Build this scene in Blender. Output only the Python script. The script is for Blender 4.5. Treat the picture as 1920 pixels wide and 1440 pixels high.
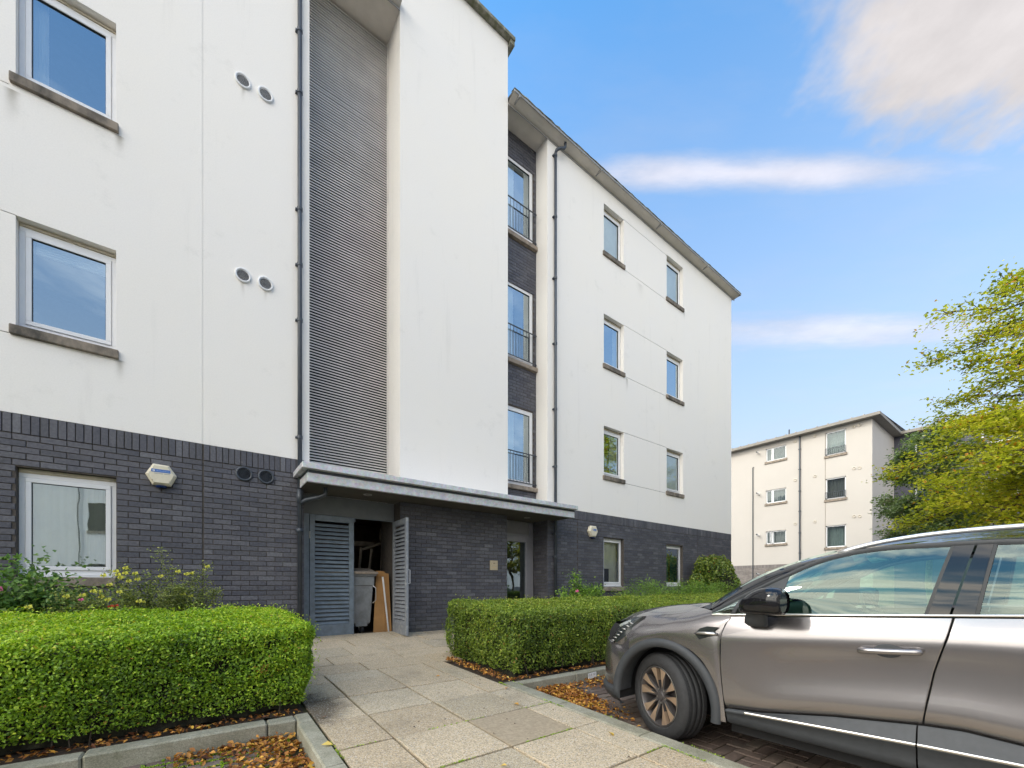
import bpy, math, random
import numpy as np
from mathutils import Vector, Matrix
random.seed(7); rng = np.random.default_rng(7)
R = math.radians
for o in list(bpy.data.objects): bpy.data.objects.remove(o)
S = bpy.context.scene
COL = S.collection

# ------------------------------------------------------------------ camera, world, sun, exposure
YAW = 37.31
cd = bpy.data.cameras.new('camera'); cam = bpy.data.objects.new('camera', cd); COL.objects.link(cam)
cam.location = (0, 0, 1.2)
cam.rotation_euler = (R(90), 0, R(-YAW))
cd.sensor_fit = 'HORIZONTAL'; cd.sensor_width = 36
cd.lens = 776.4 / 1920 * 36
cd.shift_x = -(971.3 - 960) / 1920
cd.shift_y = (1097.2 - 720) / 1920
cd.clip_start = 0.05; cd.clip_end = 2000
S.camera = cam

SUN_EL, SUN_AZ = 36.0, -63.0        # azimuth clockwise from +Y
sd = bpy.data.lights.new('sun', 'SUN'); sd.energy = .6; sd.angle = R(10); sd.color = (1, .955, .88)
sun = bpy.data.objects.new('sun', sd); COL.objects.link(sun)
sdir = Vector((math.sin(R(SUN_AZ)) * math.cos(R(SUN_EL)), math.cos(R(SUN_AZ)) * math.cos(R(SUN_EL)), math.sin(R(SUN_EL))))
sun.rotation_euler = sdir.to_track_quat('Z', 'Y').to_euler()

W = bpy.data.worlds.new('World'); S.world = W; W.use_nodes = True
nt = W.node_tree; nt.nodes.clear()
def N(t, **k):
    n = nt.nodes.new(t)
    for a, v in k.items(): setattr(n, a, v)
    return n
def L(a, b): nt.links.new(a, b)
def M_(op, a, b=None, c=None, clamp=False):
    n = N('ShaderNodeMath', operation=op, use_clamp=clamp)
    for i, v in enumerate((a, b, c)):
        if v is None: continue
        if isinstance(v, (int, float)): n.inputs[i].default_value = v
        else: L(v, n.inputs[i])
    return n.outputs[0]
sky = N('ShaderNodeTexSky', sky_type='NISHITA'); sky.sun_disc = False
sky.sun_elevation = R(SUN_EL); sky.sun_rotation = R(SUN_AZ); sky.air_density = 1.0; sky.dust_density = .6; sky.ozone_density = 1.6
hs = N('ShaderNodeHueSaturation'); hs.inputs['Saturation'].default_value = 1.12; hs.inputs['Value'].default_value = 1.0
L(sky.outputs[0], hs.inputs['Color'])
tint = N('ShaderNodeMix', data_type='RGBA', blend_type='MULTIPLY'); tint.inputs[0].default_value = 1
L(hs.outputs[0], tint.inputs[6]); tint.inputs[7].default_value = (.43, 1.08, 1.25, 1)
tc = N('ShaderNodeTexCoord'); sx = N('ShaderNodeSeparateXYZ'); L(tc.outputs['Generated'], sx.inputs[0])
dz = M_('MAXIMUM', sx.outputs[2], .02)
s_, c_ = math.sin(R(YAW)), math.cos(R(YAW))
fa = M_('DIVIDE', M_('SUBTRACT', M_('MULTIPLY', sx.outputs[0], c_), M_('MULTIPLY', sx.outputs[1], s_)), dz)   # cloud-layer metres, across
fb = M_('DIVIDE', M_('ADD', M_('MULTIPLY', sx.outputs[0], s_), M_('MULTIPLY', sx.outputs[1], c_)), dz)      # cloud-layer metres, along
cv = N('ShaderNodeCombineXYZ'); L(fa, cv.inputs[0]); L(fb, cv.inputs[1])
def noise(scale, detail=6, rough=.55, dist=0.0, vec=None, stretch=None):
    n = N('ShaderNodeTexNoise'); n.inputs['Scale'].default_value = scale; n.inputs['Detail'].default_value = detail
    n.inputs['Roughness'].default_value = rough; n.inputs['Distortion'].default_value = dist
    v = vec or cv.outputs[0]
    if stretch:
        mp = N('ShaderNodeMapping'); mp.inputs['Scale'].default_value = stretch; L(v, mp.inputs[0]); v = mp.outputs[0]
    L(v, n.inputs['Vector']); return n.outputs[0]
wob = noise(3.0, 5, .6)
wob2 = noise(9.0, 6, .6, stretch=(.5, 1.6, 1))
def blob(a0, b0, ra, rb, wa, soft, amp):
    # soft elliptical bank of cloud in the cloud layer
    da = M_('DIVIDE', M_('SUBTRACT', fa, a0), ra); db = M_('DIVIDE', M_('SUBTRACT', fb, b0), rb)
    r2 = M_('SQRT', M_('ADD', M_('MULTIPLY', da, da), M_('MULTIPLY', db, db)))
    r2 = M_('ADD', r2, M_('MULTIPLY', M_('SUBTRACT', wa, .5), 1.6))
    mr = N('ShaderNodeMapRange', interpolation_type='SMOOTHSTEP'); L(r2, mr.inputs[0])
    mr.inputs[1].default_value = 1 + soft; mr.inputs[2].default_value = 1 - soft; mr.inputs[3].default_value = 0; mr.inputs[4].default_value = amp
    return mr.outputs[0]
b1 = blob(1.09, .585, .60, .32, wob, .25, .98)
b2 = blob(.56, 1.005, .42, .034, wob2, .95, .80)
b3 = blob(1.28, 1.63, .55, .085, wob2, .98, .62)
b4 = blob(1.9, 1.02, .35, .06, wob2, .8, .3)
# broken cloud over the half of the sky behind the photographer
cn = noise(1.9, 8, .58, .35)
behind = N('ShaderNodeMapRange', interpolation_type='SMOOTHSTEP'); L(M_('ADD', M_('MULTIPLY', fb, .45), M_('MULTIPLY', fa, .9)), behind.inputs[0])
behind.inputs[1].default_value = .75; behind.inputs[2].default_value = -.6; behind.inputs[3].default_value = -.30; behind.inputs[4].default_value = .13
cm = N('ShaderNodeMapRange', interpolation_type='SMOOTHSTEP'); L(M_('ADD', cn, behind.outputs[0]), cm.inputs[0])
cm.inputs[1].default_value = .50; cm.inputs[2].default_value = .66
fadeh = N('ShaderNodeMapRange'); L(sx.outputs[2], fadeh.inputs[0]); fadeh.inputs[1].default_value = .03; fadeh.inputs[2].default_value = .18
thin = M_('MULTIPLY', M_('SUBTRACT', noise(2.2, 6, .6, stretch=(.6, 1.4, 1)), .45), .5, clamp=True)
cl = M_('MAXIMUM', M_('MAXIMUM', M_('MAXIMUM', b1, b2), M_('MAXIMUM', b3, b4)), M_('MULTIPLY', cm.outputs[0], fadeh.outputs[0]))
cl = M_('MAXIMUM', cl, thin, clamp=True)
# horizon whitening
hz = N('ShaderNodeMapRange'); L(sx.outputs[2], hz.inputs[0])
hz.inputs[1].default_value = .90; hz.inputs[2].default_value = .12; hz.inputs[3].default_value = 0; hz.inputs[4].default_value = .97
m1 = N('ShaderNodeMix', data_type='RGBA'); L(hz.outputs[0], m1.inputs[0]); L(tint.outputs[2], m1.inputs[6]); m1.inputs[7].default_value = (2.22, 2.26, 2.42, 1)
HZ = m1
shade = N('ShaderNodeMapRange'); L(noise(2.6, 6, .6), shade.inputs[0]); shade.inputs[1].default_value = .35; shade.inputs[2].default_value = .68
shade.inputs[3].default_value = .80; shade.inputs[4].default_value = 1.12
cc = N('ShaderNodeMix', data_type='RGBA', blend_type='MULTIPLY'); cc.inputs[0].default_value = 1; 
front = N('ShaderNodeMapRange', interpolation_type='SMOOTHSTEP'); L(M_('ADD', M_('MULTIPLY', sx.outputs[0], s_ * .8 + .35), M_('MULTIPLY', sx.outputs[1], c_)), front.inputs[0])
front.inputs[1].default_value = .35; front.inputs[2].default_value = -.25; front.inputs[3].default_value = 2.3; front.inputs[4].default_value = 15.0   # unseen front-lit cloud behind the camera, brightened to light the shaded facade
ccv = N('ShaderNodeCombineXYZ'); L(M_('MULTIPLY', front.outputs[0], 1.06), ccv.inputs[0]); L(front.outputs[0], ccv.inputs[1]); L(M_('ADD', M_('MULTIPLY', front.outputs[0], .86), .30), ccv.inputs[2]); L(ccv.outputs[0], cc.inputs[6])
stv = N('ShaderNodeCombineXYZ'); sa = M_('ADD', shade.outputs[0], M_('MULTIPLY', M_('MAXIMUM', b2, b3), .30)); L(sa, stv.inputs[0]); L(M_('ADD', sa, M_('MULTIPLY', M_('MAXIMUM', b2, b3), .03)), stv.inputs[1]); L(M_('ADD', sa, M_('MULTIPLY', M_('MAXIMUM', b2, b3), .14)), stv.inputs[2]); L(stv.outputs[0], cc.inputs[7])
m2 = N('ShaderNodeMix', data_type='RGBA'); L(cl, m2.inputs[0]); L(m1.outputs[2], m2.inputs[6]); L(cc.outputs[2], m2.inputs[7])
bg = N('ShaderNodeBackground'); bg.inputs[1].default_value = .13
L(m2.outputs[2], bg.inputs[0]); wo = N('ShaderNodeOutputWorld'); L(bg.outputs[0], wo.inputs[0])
W.cycles.sampling_method = 'AUTOMATIC'

vs = S.view_settings
S.display_settings.display_device = 'sRGB'
vs.view_transform = 'Standard'; vs.look = 'None'; vs.gamma = 1; vs.use_curve_mapping = False
vs.exposure = 1.38

# ------------------------------------------------------------------ materials
class MT:
    def __init__(s, name):
        s.m = bpy.data.materials.new(name); s.m.use_nodes = True; s.t = s.m.node_tree; s.t.nodes.clear()
        s.out = s.t.nodes.new('ShaderNodeOutputMaterial'); s.p = s.t.nodes.new('ShaderNodeBsdfPrincipled')
        s.t.links.new(s.p.outputs[0], s.out.inputs[0]); s.tc = None
    def n(s, t, **k):
        n = s.t.nodes.new(t)
        for a, v in k.items(): setattr(n, a, v)
        return n
    def l(s, a, b): s.t.links.new(a, b)
    def coord(s, kind='Object'):
        if not s.tc: s.tc = s.n('ShaderNodeTexCoord')
        return s.tc.outputs[kind]
    def world(s):
        g = s.n('ShaderNodeNewGeometry'); return g.outputs['Position']
    def noise(s, scale, detail=4, rough=.55, vec=None, stretch=None):
        n = s.n('ShaderNodeTexNoise'); n.inputs['Scale'].default_value = scale; n.inputs['Detail'].default_value = detail; n.inputs['Roughness'].default_value = rough
        v = vec or s.world()
        if stretch:
            mp = s.n('ShaderNodeMapping'); mp.inputs['Scale'].default_value = stretch; s.l(v, mp.inputs[0]); v = mp.outputs[0]
        s.l(v, n.inputs['Vector']); return n.outputs[0]
    def ramp(s, fac, stops):
        r = s.n('ShaderNodeValToRGB'); s.l(fac, r.inputs[0]); e = r.color_ramp.elements
        while len(e) < len(stops): e.new(.5)
        for i, (p, c) in enumerate(stops): e[i].position = p; e[i].color = (*c, 1) if len(c) == 3 else c
        return r.outputs[0]
    def mix(s, fac, a, b, mode='MIX'):
        n = s.n('ShaderNodeMix', data_type='RGBA', blend_type=mode)
        for i, v in ((0, fac), (6, a), (7, b)):
            if isinstance(v, (int, float)): n.inputs[i].default_value = v
            elif isinstance(v, tuple): n.inputs[i].default_value = (*v, 1)
            else: s.l(v, n.inputs[i])
        return n.outputs[2]
    def math(s, op, a, b=None, clamp=False):
        n = s.n('ShaderNodeMath', operation=op, use_clamp=clamp)
        for i, v in enumerate((a, b)):
            if v is None: continue
            if isinstance(v, (int, float)): n.inputs[i].default_value = v
            else: s.l(v, n.inputs[i])
        return n.outputs[0]
    def rng(s, v, a, b, c=0., d=1.):
        n = s.n('ShaderNodeMapRange'); s.l(v, n.inputs[0])
        for i, q in enumerate((a, b, c, d)): n.inputs[i + 1].default_value = q
        return n.outputs[0]
    def bump(s, h, strength=.3, dist=.01):
        b = s.n('ShaderNodeBump'); b.inputs['Strength'].default_value = strength; b.inputs['Distance'].default_value = dist
        s.l(h, b.inputs['Height']); s.l(b.outputs[0], s.p.inputs['Normal'])
    def set(s, col=None, rough=None, metal=None, **k):
        if col is not None:
            if isinstance(col, tuple): s.p.inputs['Base Color'].default_value = (*col, 1)
            else: s.l(col, s.p.inputs['Base Color'])
        if rough is not None:
            if isinstance(rough, (int, float)): s.p.inputs['Roughness'].default_value = rough
            else: s.l(rough, s.p.inputs['Roughness'])
        if metal is not None: s.p.inputs['Metallic'].default_value = metal
        for a, v in k.items(): s.p.inputs[a.replace('_', ' ')].default_value = v
        return s
    def uid(s):
        oi = s.n('ShaderNodeObjectInfo'); g = s.n('ShaderNodeNewGeometry')
        return s.math('FRACT', s.math('ADD', oi.outputs['Random'], g.outputs['Random Per Island']))

def plain(name, col, rough=.6, metal=0, var=.12, scale=6, bump=0, bscale=80, **k):
    m = MT(name); nn = m.noise(scale, 5, .6)
    f = m.rng(nn, .3, .7, 1 - var, 1 + var)
    m.set(m.mix(1., col, f, 'MULTIPLY'), rough, metal, **k)
    if bump: m.bump(m.noise(bscale, 4, .6), bump, .01)
    return m.m
def render_wall(name, base, warm, drips=None):
    m = MT(name)
    big = m.noise(.55, 4, .6); streak = m.noise(1.6, 6, .65, stretch=(3.2, 3.2, .22)); fine = m.noise(60, 3, .6)
    c = m.mix(m.rng(big, .35, .7), base, warm)
    c = m.mix(m.rng(streak, .60, .86, 0, .24), c, (.45, .43, .40))
    blot = m.noise(2.3, 7, .7)
    c = m.mix(m.rng(blot, .60, .82, 0, .30), c, (.52, .50, .46))
    if drips:
        sp = m.n('ShaderNodeSeparateXYZ'); m.l(m.world(), sp.inputs[0]); wv = m.noise(5, 4, .6)
        tot = None
        for dx, dz_, w_, ln, am in drips:
            ax = m.math('DIVIDE', m.math('ADD', m.math('SUBTRACT', sp.outputs[0], dx), m.math('MULTIPLY', m.math('SUBTRACT', wv, .5), .06)), w_)
            gx = m.math('POWER', 2.718, m.math('MULTIPLY', m.math('MULTIPLY', ax, ax), -1.0))
            v_ = m.rng(sp.outputs[2], dz_ - ln, dz_, 0, 1); v2 = m.rng(sp.outputs[2], dz_, dz_ + .01, 1, 0)
            q = m.math('MULTIPLY', m.math('MULTIPLY', gx, m.math('MULTIPLY', v_, v_)), m.math('MULTIPLY', v2, am * 1.5)); tot = q if tot is None else m.math('ADD', tot, q)
        c = m.mix(m.math('MINIMUM', tot, .8), c, (.25, .22, .16))
    c = m.mix(1., c, m.rng(fine, .3, .7, .97, 1.03), 'MULTIPLY')
    m.set(c, .92); m.bump(m.noise(170, 4, .65), .45, .004); return m.m
M = {}
M['render'] = render_wall('white_render', (.89, .855, .812), (.90, .858, .796), [(-.87, 7.14, .035, .30, .5), (-1.80, 7.08, .05, .5, .45), (-.87, 4.17, .04, .35, .45), (-1.15, 4.16, .18, .2, .16), (.49, 5.80, .022, .28, .3), (.785, 5.80, .02, .22, .25), (.49, 8.76, .02, .25, .3), (9.68, 7.12, .04, .5, .4), (10.3, 10.1, .12, .5, .14), (12.65, 10.2, .03, .3, .3)])
M['render_far'] = render_wall('cream_render', (.53, .495, .455), (.55, .515, .475))
m = MT('blue_grey_brick'); u = m.uid()
c = m.ramp(u, [(0, (.080, .083, .103)), (.3, (.104, .105, .125)), (.55, (.130, .130, .148)), (.8, (.086, .087, .102)), (.93, (.135, .136, .155)), (1, (.165, .167, .185))])
c = m.mix(m.rng(m.noise(35, 5, .65), .35, .7), c, m.mix(1., c, (.62, .60, .62), 'MULTIPLY'))
c = m.mix(m.rng(m.noise(1.2, 4, .6), .62, .8, 0, .35), c, (.16, .15, .145))
c = m.mix(m.rng(m.noise(2.1, 7, .72), .64, .76, 0, .5), c, (.34, .33, .32))
sp_ = m.n('ShaderNodeSeparateXYZ'); m.l(m.world(), sp_.inputs[0])
c = m.mix(m.math('MULTIPLY', m.rng(sp_.outputs[2], .75, .25, 0, .5), m.rng(m.noise(4, 5, .7), .35, .6)), c, (.12, .115, .09))
m.set(c, m.rng(m.noise(20), .3, .7, .42, .72)); m.bump(m.noise(120, 5, .65), .5, .004); M['brick'] = m.m
m = MT('grey_brick_far'); u = m.uid()
c = m.ramp(u, [(0, (.17, .155, .15)), (.5, (.22, .20, .195)), (1, (.28, .255, .245))]); m.set(c, .8); M['brick_far'] = m.m
M['mortar'] = plain('brown_mortar', (.085, .072, .062), .95, var=.25, scale=20, bump=.4)
M['stone'] = plain('weathered_stone', (.27, .225, .18), .9, var=.35, scale=9, bump=.5, bscale=120)
m = MT('stained_sill_stone'); c = m.mix(m.rng(m.noise(5, 6, .65, stretch=(1, 1, .5)), .35, .65), (.30, .25, .20), (.075, .068, .058))
m.set(c, .9); m.bump(m.noise(140), .5, .004); M['sill'] = m.m
M['upvc'] = plain('white_window_plastic', (.78, .78, .79), .32, var=.03)
M['upvc_old'] = plain('yellowed_plastic', (.60, .54, .42), .45, var=.12, scale=14)
M['gasket'] = plain('black_rubber_seal', (.02, .022, .024), .6)
M['pipe'] = plain('dark_grey_pipe', (.052, .062, .078), .38, var=.2, scale=12)
M['door'] = plain('blue_grey_door_paint', (.15, .185, .22), .45, var=.22, scale=10, bump=.1)
m = MT('worn_door_paint'); c = m.mix(m.rng(m.noise(14, 7, .7), .52, .66), (.22, .24, .27), (.36, .37, .38))
c = m.mix(m.rng(m.noise(26, 6, .7), .66, .72), c, (.30, .12, .05)); m.set(c, .5); M['door_worn'] = m.m
M['door_panel'] = plain('grey_lintel_panel', (.135, .145, .150), .6, var=.1)
m = MT('galvanised_steel'); v = m.n('ShaderNodeTexVoronoi'); v.inputs['Scale'].default_value = 28; m.l(m.world(), v.inputs['Vector'])
c = m.mix(m.rng(m.noise(7, 6, .7), .35, .7), (.74, .75, .78), (.52, .52, .52))
c = m.mix(.25, c, v.outputs['Color'], 'SOFT_LIGHT'); m.set(c, .5, .55); m.bump(m.noise(50), .08, .003); M['galv'] = m.m; m.p.inputs['Metallic'].default_value = .25
m = MT('mossy_roof_edge'); z = m.noise(9, 6, .7)
c = m.ramp(z, [(.3, (.10, .115, .05)), (.5, (.20, .195, .14)), (.7, (.36, .35, .31))]); m.set(c, .9); m.bump(m.noise(60, 5), .6, .01); M['moss_edge'] = m.m
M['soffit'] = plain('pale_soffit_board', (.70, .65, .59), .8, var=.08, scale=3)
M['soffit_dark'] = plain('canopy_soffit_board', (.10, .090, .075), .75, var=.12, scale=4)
M['zinc'] = plain('grey_roof_metal', (.34, .335, .325), .5, .2, var=.12, scale=5)
m = MT('louvre_slat_metal'); c = m.mix(m.rng(m.noise(3, 5), .35, .7), (.74, .71, .67), (.62, .595, .56)); m.set(c, .5, .1); M['slat'] = m.m
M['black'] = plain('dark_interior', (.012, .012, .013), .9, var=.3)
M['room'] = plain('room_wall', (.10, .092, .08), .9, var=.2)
M['curtain'] = plain('cream_curtain', (.82, .78, .64), .9, var=.1, scale=3)
M['blind'] = plain('pale_blind', (.86, .87, .86), .7, var=.04)
M['grey_curtain'] = plain('grey_green_curtain', (.20, .22, .20), .9)
M['teal'] = plain('teal_curtain', (.02, .20, .22), .8, var=.2)
M['sign_white'] = plain('aged_white_plastic', (.70, .64, .50), .42, var=.06, scale=22)
M['sign_blue'] = plain('blue_print', (.035, .13, .42), .5, var=.05)
M['print_white'] = plain('white_print', (.8, .8, .8), .5, var=.02)
M['print_dark'] = plain('black_print', (.03, .03, .035), .5, var=.02)
M['blue_lens'] = plain('blue_lamp_lens', (.01, .03, .12), .12)
M['brass'] = plain('brushed_brass_plate', (.55, .46, .32), .38, .4, var=.12, scale=30)
M['wood'] = plain('wood_strip', (.30, .2, .11), .7)
M['card'] = plain('brown_cardboard', (.32, .17, .06), .85, var=.15, scale=4)
M['white_strip'] = plain('white_strip_plastic', (.72, .72, .72), .5)
m = MT('bin_grey'); c = m.mix(m.rng(m.noise(6, 6, .7), .4, .65), (.25, .265, .275), (.17, .175, .18)); m.set(c, .5, .2); M['bin'] = m.m
M['tyre'] = plain('tyre_rubber', (.028, .028, .030), .72, var=.25, scale=30, bump=.2)
# ground
m = MT('exposed_aggregate_slab'); u = m.uid()
c0 = m.ramp(u, [(0, (.47, .37, .245)), (.3, (.515, .41, .275)), (.6, (.55, .445, .305)), (.88, (.51, .425, .30)), (1, (.42, .345, .235))])
v = m.n('ShaderNodeTexVoronoi'); v.inputs['Scale'].default_value = 150; m.l(m.world(), v.inputs['Vector'])
sep = m.n('ShaderNodeSeparateColor'); m.l(v.outputs['Color'], sep.inputs[0])
c = m.mix(m.rng(sep.outputs[0], .0, 1, .55, 1.5), (0, 0, 0), c0, 'MIX')
c = m.mix(1., c0, m.rng(sep.outputs[0], 0, 1, .70, 1.28), 'MULTIPLY')
sp_ = m.n('ShaderNodeSeparateXYZ'); m.l(m.world(), sp_.inputs[0])
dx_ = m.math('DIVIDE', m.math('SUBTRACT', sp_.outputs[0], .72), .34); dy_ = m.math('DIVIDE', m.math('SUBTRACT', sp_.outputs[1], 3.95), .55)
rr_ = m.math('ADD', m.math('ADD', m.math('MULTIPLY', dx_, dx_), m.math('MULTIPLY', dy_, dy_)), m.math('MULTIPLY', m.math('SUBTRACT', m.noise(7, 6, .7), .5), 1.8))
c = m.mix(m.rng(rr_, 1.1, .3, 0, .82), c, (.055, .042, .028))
c = m.mix(m.rng(sep.outputs[1], .86, .9, 0, .55), c, (.07, .06, .05))
c = m.mix(m.rng(sep.outputs[2], .90, .93, 0, .6), c, (.62, .60, .56))
stain = m.noise(1.7, 6, .65); c = m.mix(m.rng(stain, .52, .75, 0, .5), c, (.15, .125, .09))
m.set(c, .88); m.bump(v.outputs['Distance'], .35, .004); M['slab'] = m.m
M['slab_worn'] = plain('worn_brown_slab', (.38, .305, .21), .9, var=.22, scale=40, bump=.3, bscale=200)
m = MT('mossy_joint_soil'); c = m.ramp(m.noise(9, 6, .7), [(.35, (.018, .014, .008)), (.55, (.03, .03, .008)), (.72, (.06, .075, .012))]); m.set(c, .95); m.bump(m.noise(90), .8, .01); M['joint'] = m.m
m = MT('kerb_concrete'); v = m.n('ShaderNodeTexVoronoi'); v.inputs['Scale'].default_value = 190; m.l(m.world(), v.inputs['Vector'])
sep = m.n('ShaderNodeSeparateColor'); m.l(v.outputs['Color'], sep.inputs[0])
c = m.mix(m.rng(m.noise(3.5, 6, .7), .35, .65), (.38, .36, .285), (.24, .23, .165))
c = m.mix(1., c, m.rng(sep.outputs[0], 0, 1, .75, 1.22), 'MULTIPLY'); c = m.mix(m.rng(m.noise(5, 6, .7), .6, .72, 0, .6), c, (.10, .11, .045))
m.set(c, .92); m.bump(m.noise(110, 5, .7), .5, .005); M['kerb'] = m.m
m = MT('brown_paver'); u = m.uid(); c = m.ramp(u, [(0, (.125, .085, .07)), (.5, (.165, .12, .10)), (1, (.21, .165, .135))])
c = m.mix(m.rng(m.noise(25, 6, .7), .4, .7, 0, .6), c, (.09, .075, .06)); m.set(c, .9); m.bump(m.noise(140, 5), .5, .004); M['paver'] = m.m
m = MT('bed_soil'); c = m.ramp(m.noise(14, 7, .7), [(.3, (.025, .018, .012)), (.6, (.07, .045, .028)), (.8, (.12, .075, .04))]); m.set(c, .95); m.bump(m.noise(40, 6, .7), 1, .03); M['soil'] = m.m
m = MT('asphalt'); v = m.noise(180, 3, .7); c = m.mix(m.rng(v, .3, .7), (.040, .040, .042), (.085, .083, .08)); m.set(c, .9); m.bump(v, .4, .004); M['asphalt'] = m.m
M['bark'] = plain('bark', (.075, .060, .045), .9, var=.4, scale=18, bump=.8, bscale=40)
M['bark_pale'] = plain('pale_bark', (.34, .27, .17), .9, var=.4, scale=14, bump=.8, bscale=40)
M['stem'] = plain('green_stem', (.10, .10, .045), .8, var=.3)
def leafmat(name, stops, trans=.3, rough=.45):
    m = MT(name); a = m.n('ShaderNodeAttribute'); a.attribute_name = 'tint'
    c = m.ramp(a.outputs['Fac'], stops); m.set(c, rough)
    t = m.n('ShaderNodeBsdfTranslucent'); m.l(m.mix(1., c, (1.25, 1.35, .7), 'MULTIPLY'), t.inputs[0])
    ms = m.n('ShaderNodeMixShader'); ms.inputs[0].default_value = trans
    m.l(m.p.outputs[0], ms.inputs[1]); m.l(t.outputs[0], ms.inputs[2]); m.l(ms.outputs[0], m.out.inputs[0]); return m.m
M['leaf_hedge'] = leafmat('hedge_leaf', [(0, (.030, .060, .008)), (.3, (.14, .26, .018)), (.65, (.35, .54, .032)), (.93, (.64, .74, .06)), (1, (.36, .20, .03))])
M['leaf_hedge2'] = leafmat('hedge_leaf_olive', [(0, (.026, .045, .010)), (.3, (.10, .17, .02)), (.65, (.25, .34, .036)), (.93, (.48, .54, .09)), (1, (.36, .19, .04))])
M['leaf_rose'] = leafmat('rose_leaf', [(0, (.05, .10, .02)), (.5, (.14, .28, .06)), (1, (.34, .46, .10))])
M['leaf_pot'] = leafmat('small_shrub_leaf', [(0, (.09, .12, .03)), (.5, (.24, .29, .07)), (1, (.46, .48, .12))])
M['leaf_tree'] = leafmat('yellowing_tree_leaf', [(0, (.10, .13, .015)), (.3, (.34, .36, .03)), (.65, (.62, .57, .06)), (.92, (.66, .54, .07)), (1, (.55, .26, .03))], .55)
M['leaf_tree2'] = leafmat('grey_green_tree_leaf', [(0, (.08, .12, .05)), (.5, (.20, .27, .11)), (1, (.42, .48, .25))], .35)
M['leaf_bush'] = leafmat('glossy_bush_leaf', [(0, (.02, .045, .008)), (.5, (.07, .13, .018)), (.88, (.24, .32, .05)), (1, (.35, .18, .03))], .15, .25)
M['leaf_fern'] = leafmat('feathery_leaf', [(0, (.06, .12, .015)), (.5, (.18, .33, .035)), (1, (.36, .52, .07))])
M['leaf_dead'] = leafmat('fallen_leaf', [(0, (.06, .022, .01)), (.25, (.18, .06, .02)), (.5, (.42, .17, .035)), (.75, (.66, .32, .05)), (.92, (.75, .48, .07)), (1, (.80, .62, .18))], .12, .6)
M['fl_yellow'] = plain('yellow_petal', (.85, .80, .12), .6); M['fl_pink'] = plain('pink_petal', (.85, .18, .38), .6); M['fl_red'] = plain('red_petal', (.55, .06, .02), .6)
M['core'] = plain('shaded_twigs', (.022, .022, .012), .95, var=.5, scale=20, bump=1, bscale=30)
# glass
def glassmat(name, tintc, refl, wav=.0, rough=0.0, gc=(.80, .93, 1)):
    m = MT(name); m.t.nodes.remove(m.p)
    g = m.n('ShaderNodeBsdfGlossy'); g.inputs['Roughness'].default_value = rough; g.inputs[0].default_value = (*gc, 1)
    t = m.n('ShaderNodeBsdfTransparent'); t.inputs[0].default_value = (*tintc, 1)
    fr = m.n('ShaderNodeFresnel'); fr.inputs[0].default_value = 1.5
    f = m.math('ADD', m.math('MULTIPLY', fr.outputs[0], 1.5), refl, clamp=True)
    ms = m.n('ShaderNodeMixShader'); m.l(f, ms.inputs[0]); m.l(t.outputs[0], ms.inputs[1]); m.l(g.outputs[0], ms.inputs[2]); m.l(ms.outputs[0], m.out.inputs[0])
    if wav:
        b = m.n('ShaderNodeBump'); b.inputs['Strength'].default_value = wav; b.inputs['Distance'].default_value = .02
        m.l(m.noise(1.6, 2, .5), b.inputs['Height']); m.l(b.outputs[0], g.inputs['Normal']); m.l(b.outputs[0], fr.inputs['Normal'])
    return m.m
M['glass'] = glassmat('window_glass', (.88, .93, .91), .40, .07)
M['glass_clear'] = glassmat('clear_window_glass', (.93, .96, .95), .04, .12)
M['glass_far'] = glassmat('far_window_glass', (.7, .78, .78), .02, .1)
M['glass_door'] = glassmat('door_glass', (.62, .78, .70), .16, .16)
M['glass_car'] = glassmat('car_glass', (.58, .88, .74), .04, gc=(.80, .95, .90))
# car
def paint(name, col, metal, rough, coat=1., flake=True):
    m = MT(name); c = m.mix(m.rng(m.noise(900, 2, .5), .3, .7), tuple(x * .9 for x in col), tuple(x * 1.12 for x in col))
    m.set(c, rough, metal); m.p.inputs['Coat Weight'].default_value = coat; m.p.inputs['Coat Roughness'].default_value = .03; return m.m
M['paint'] = paint('taupe_metallic_paint', (.268, .250, .252), .86, .25)
M['gloss_black'] = paint('gloss_black_paint', (.010, .010, .012), 0, .04, 0.)
M['clad'] = plain('grey_plastic_cladding', (.042, .046, .052), .58, var=.12, scale=25, bump=.15, bscale=400)
M['chrome'] = plain('satin_chrome', (.62, .60, .57), .28, 1, var=.04)
M['rail'] = plain('silver_roof_rail', (.74, .74, .74), .35, .8, var=.03)
M['under'] = plain('black_underbody', (.010, .010, .011), .9)
M['warm_spoke_face'] = plain('machined_wheel_face', (.66, .48, .34), .34, .7, var=.08)  # warm reflection of leaves put into the metal colour
M['wheel_dark'] = plain('dark_wheel_paint', (.11, .10, .10), .4, .5)
M['lamp_dark'] = plain('dark_lamp_housing', (.03, .035, .035), .18)
M['lamp_clear'] = plain('clear_lamp_insert', (.62, .66, .66), .15, .5)
M['seat'] = plain('grey_seat_fabric', (.16, .17, .165), .9)
M['dash'] = plain('dashboard_plastic', (.035, .038, .036), .6)

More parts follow.
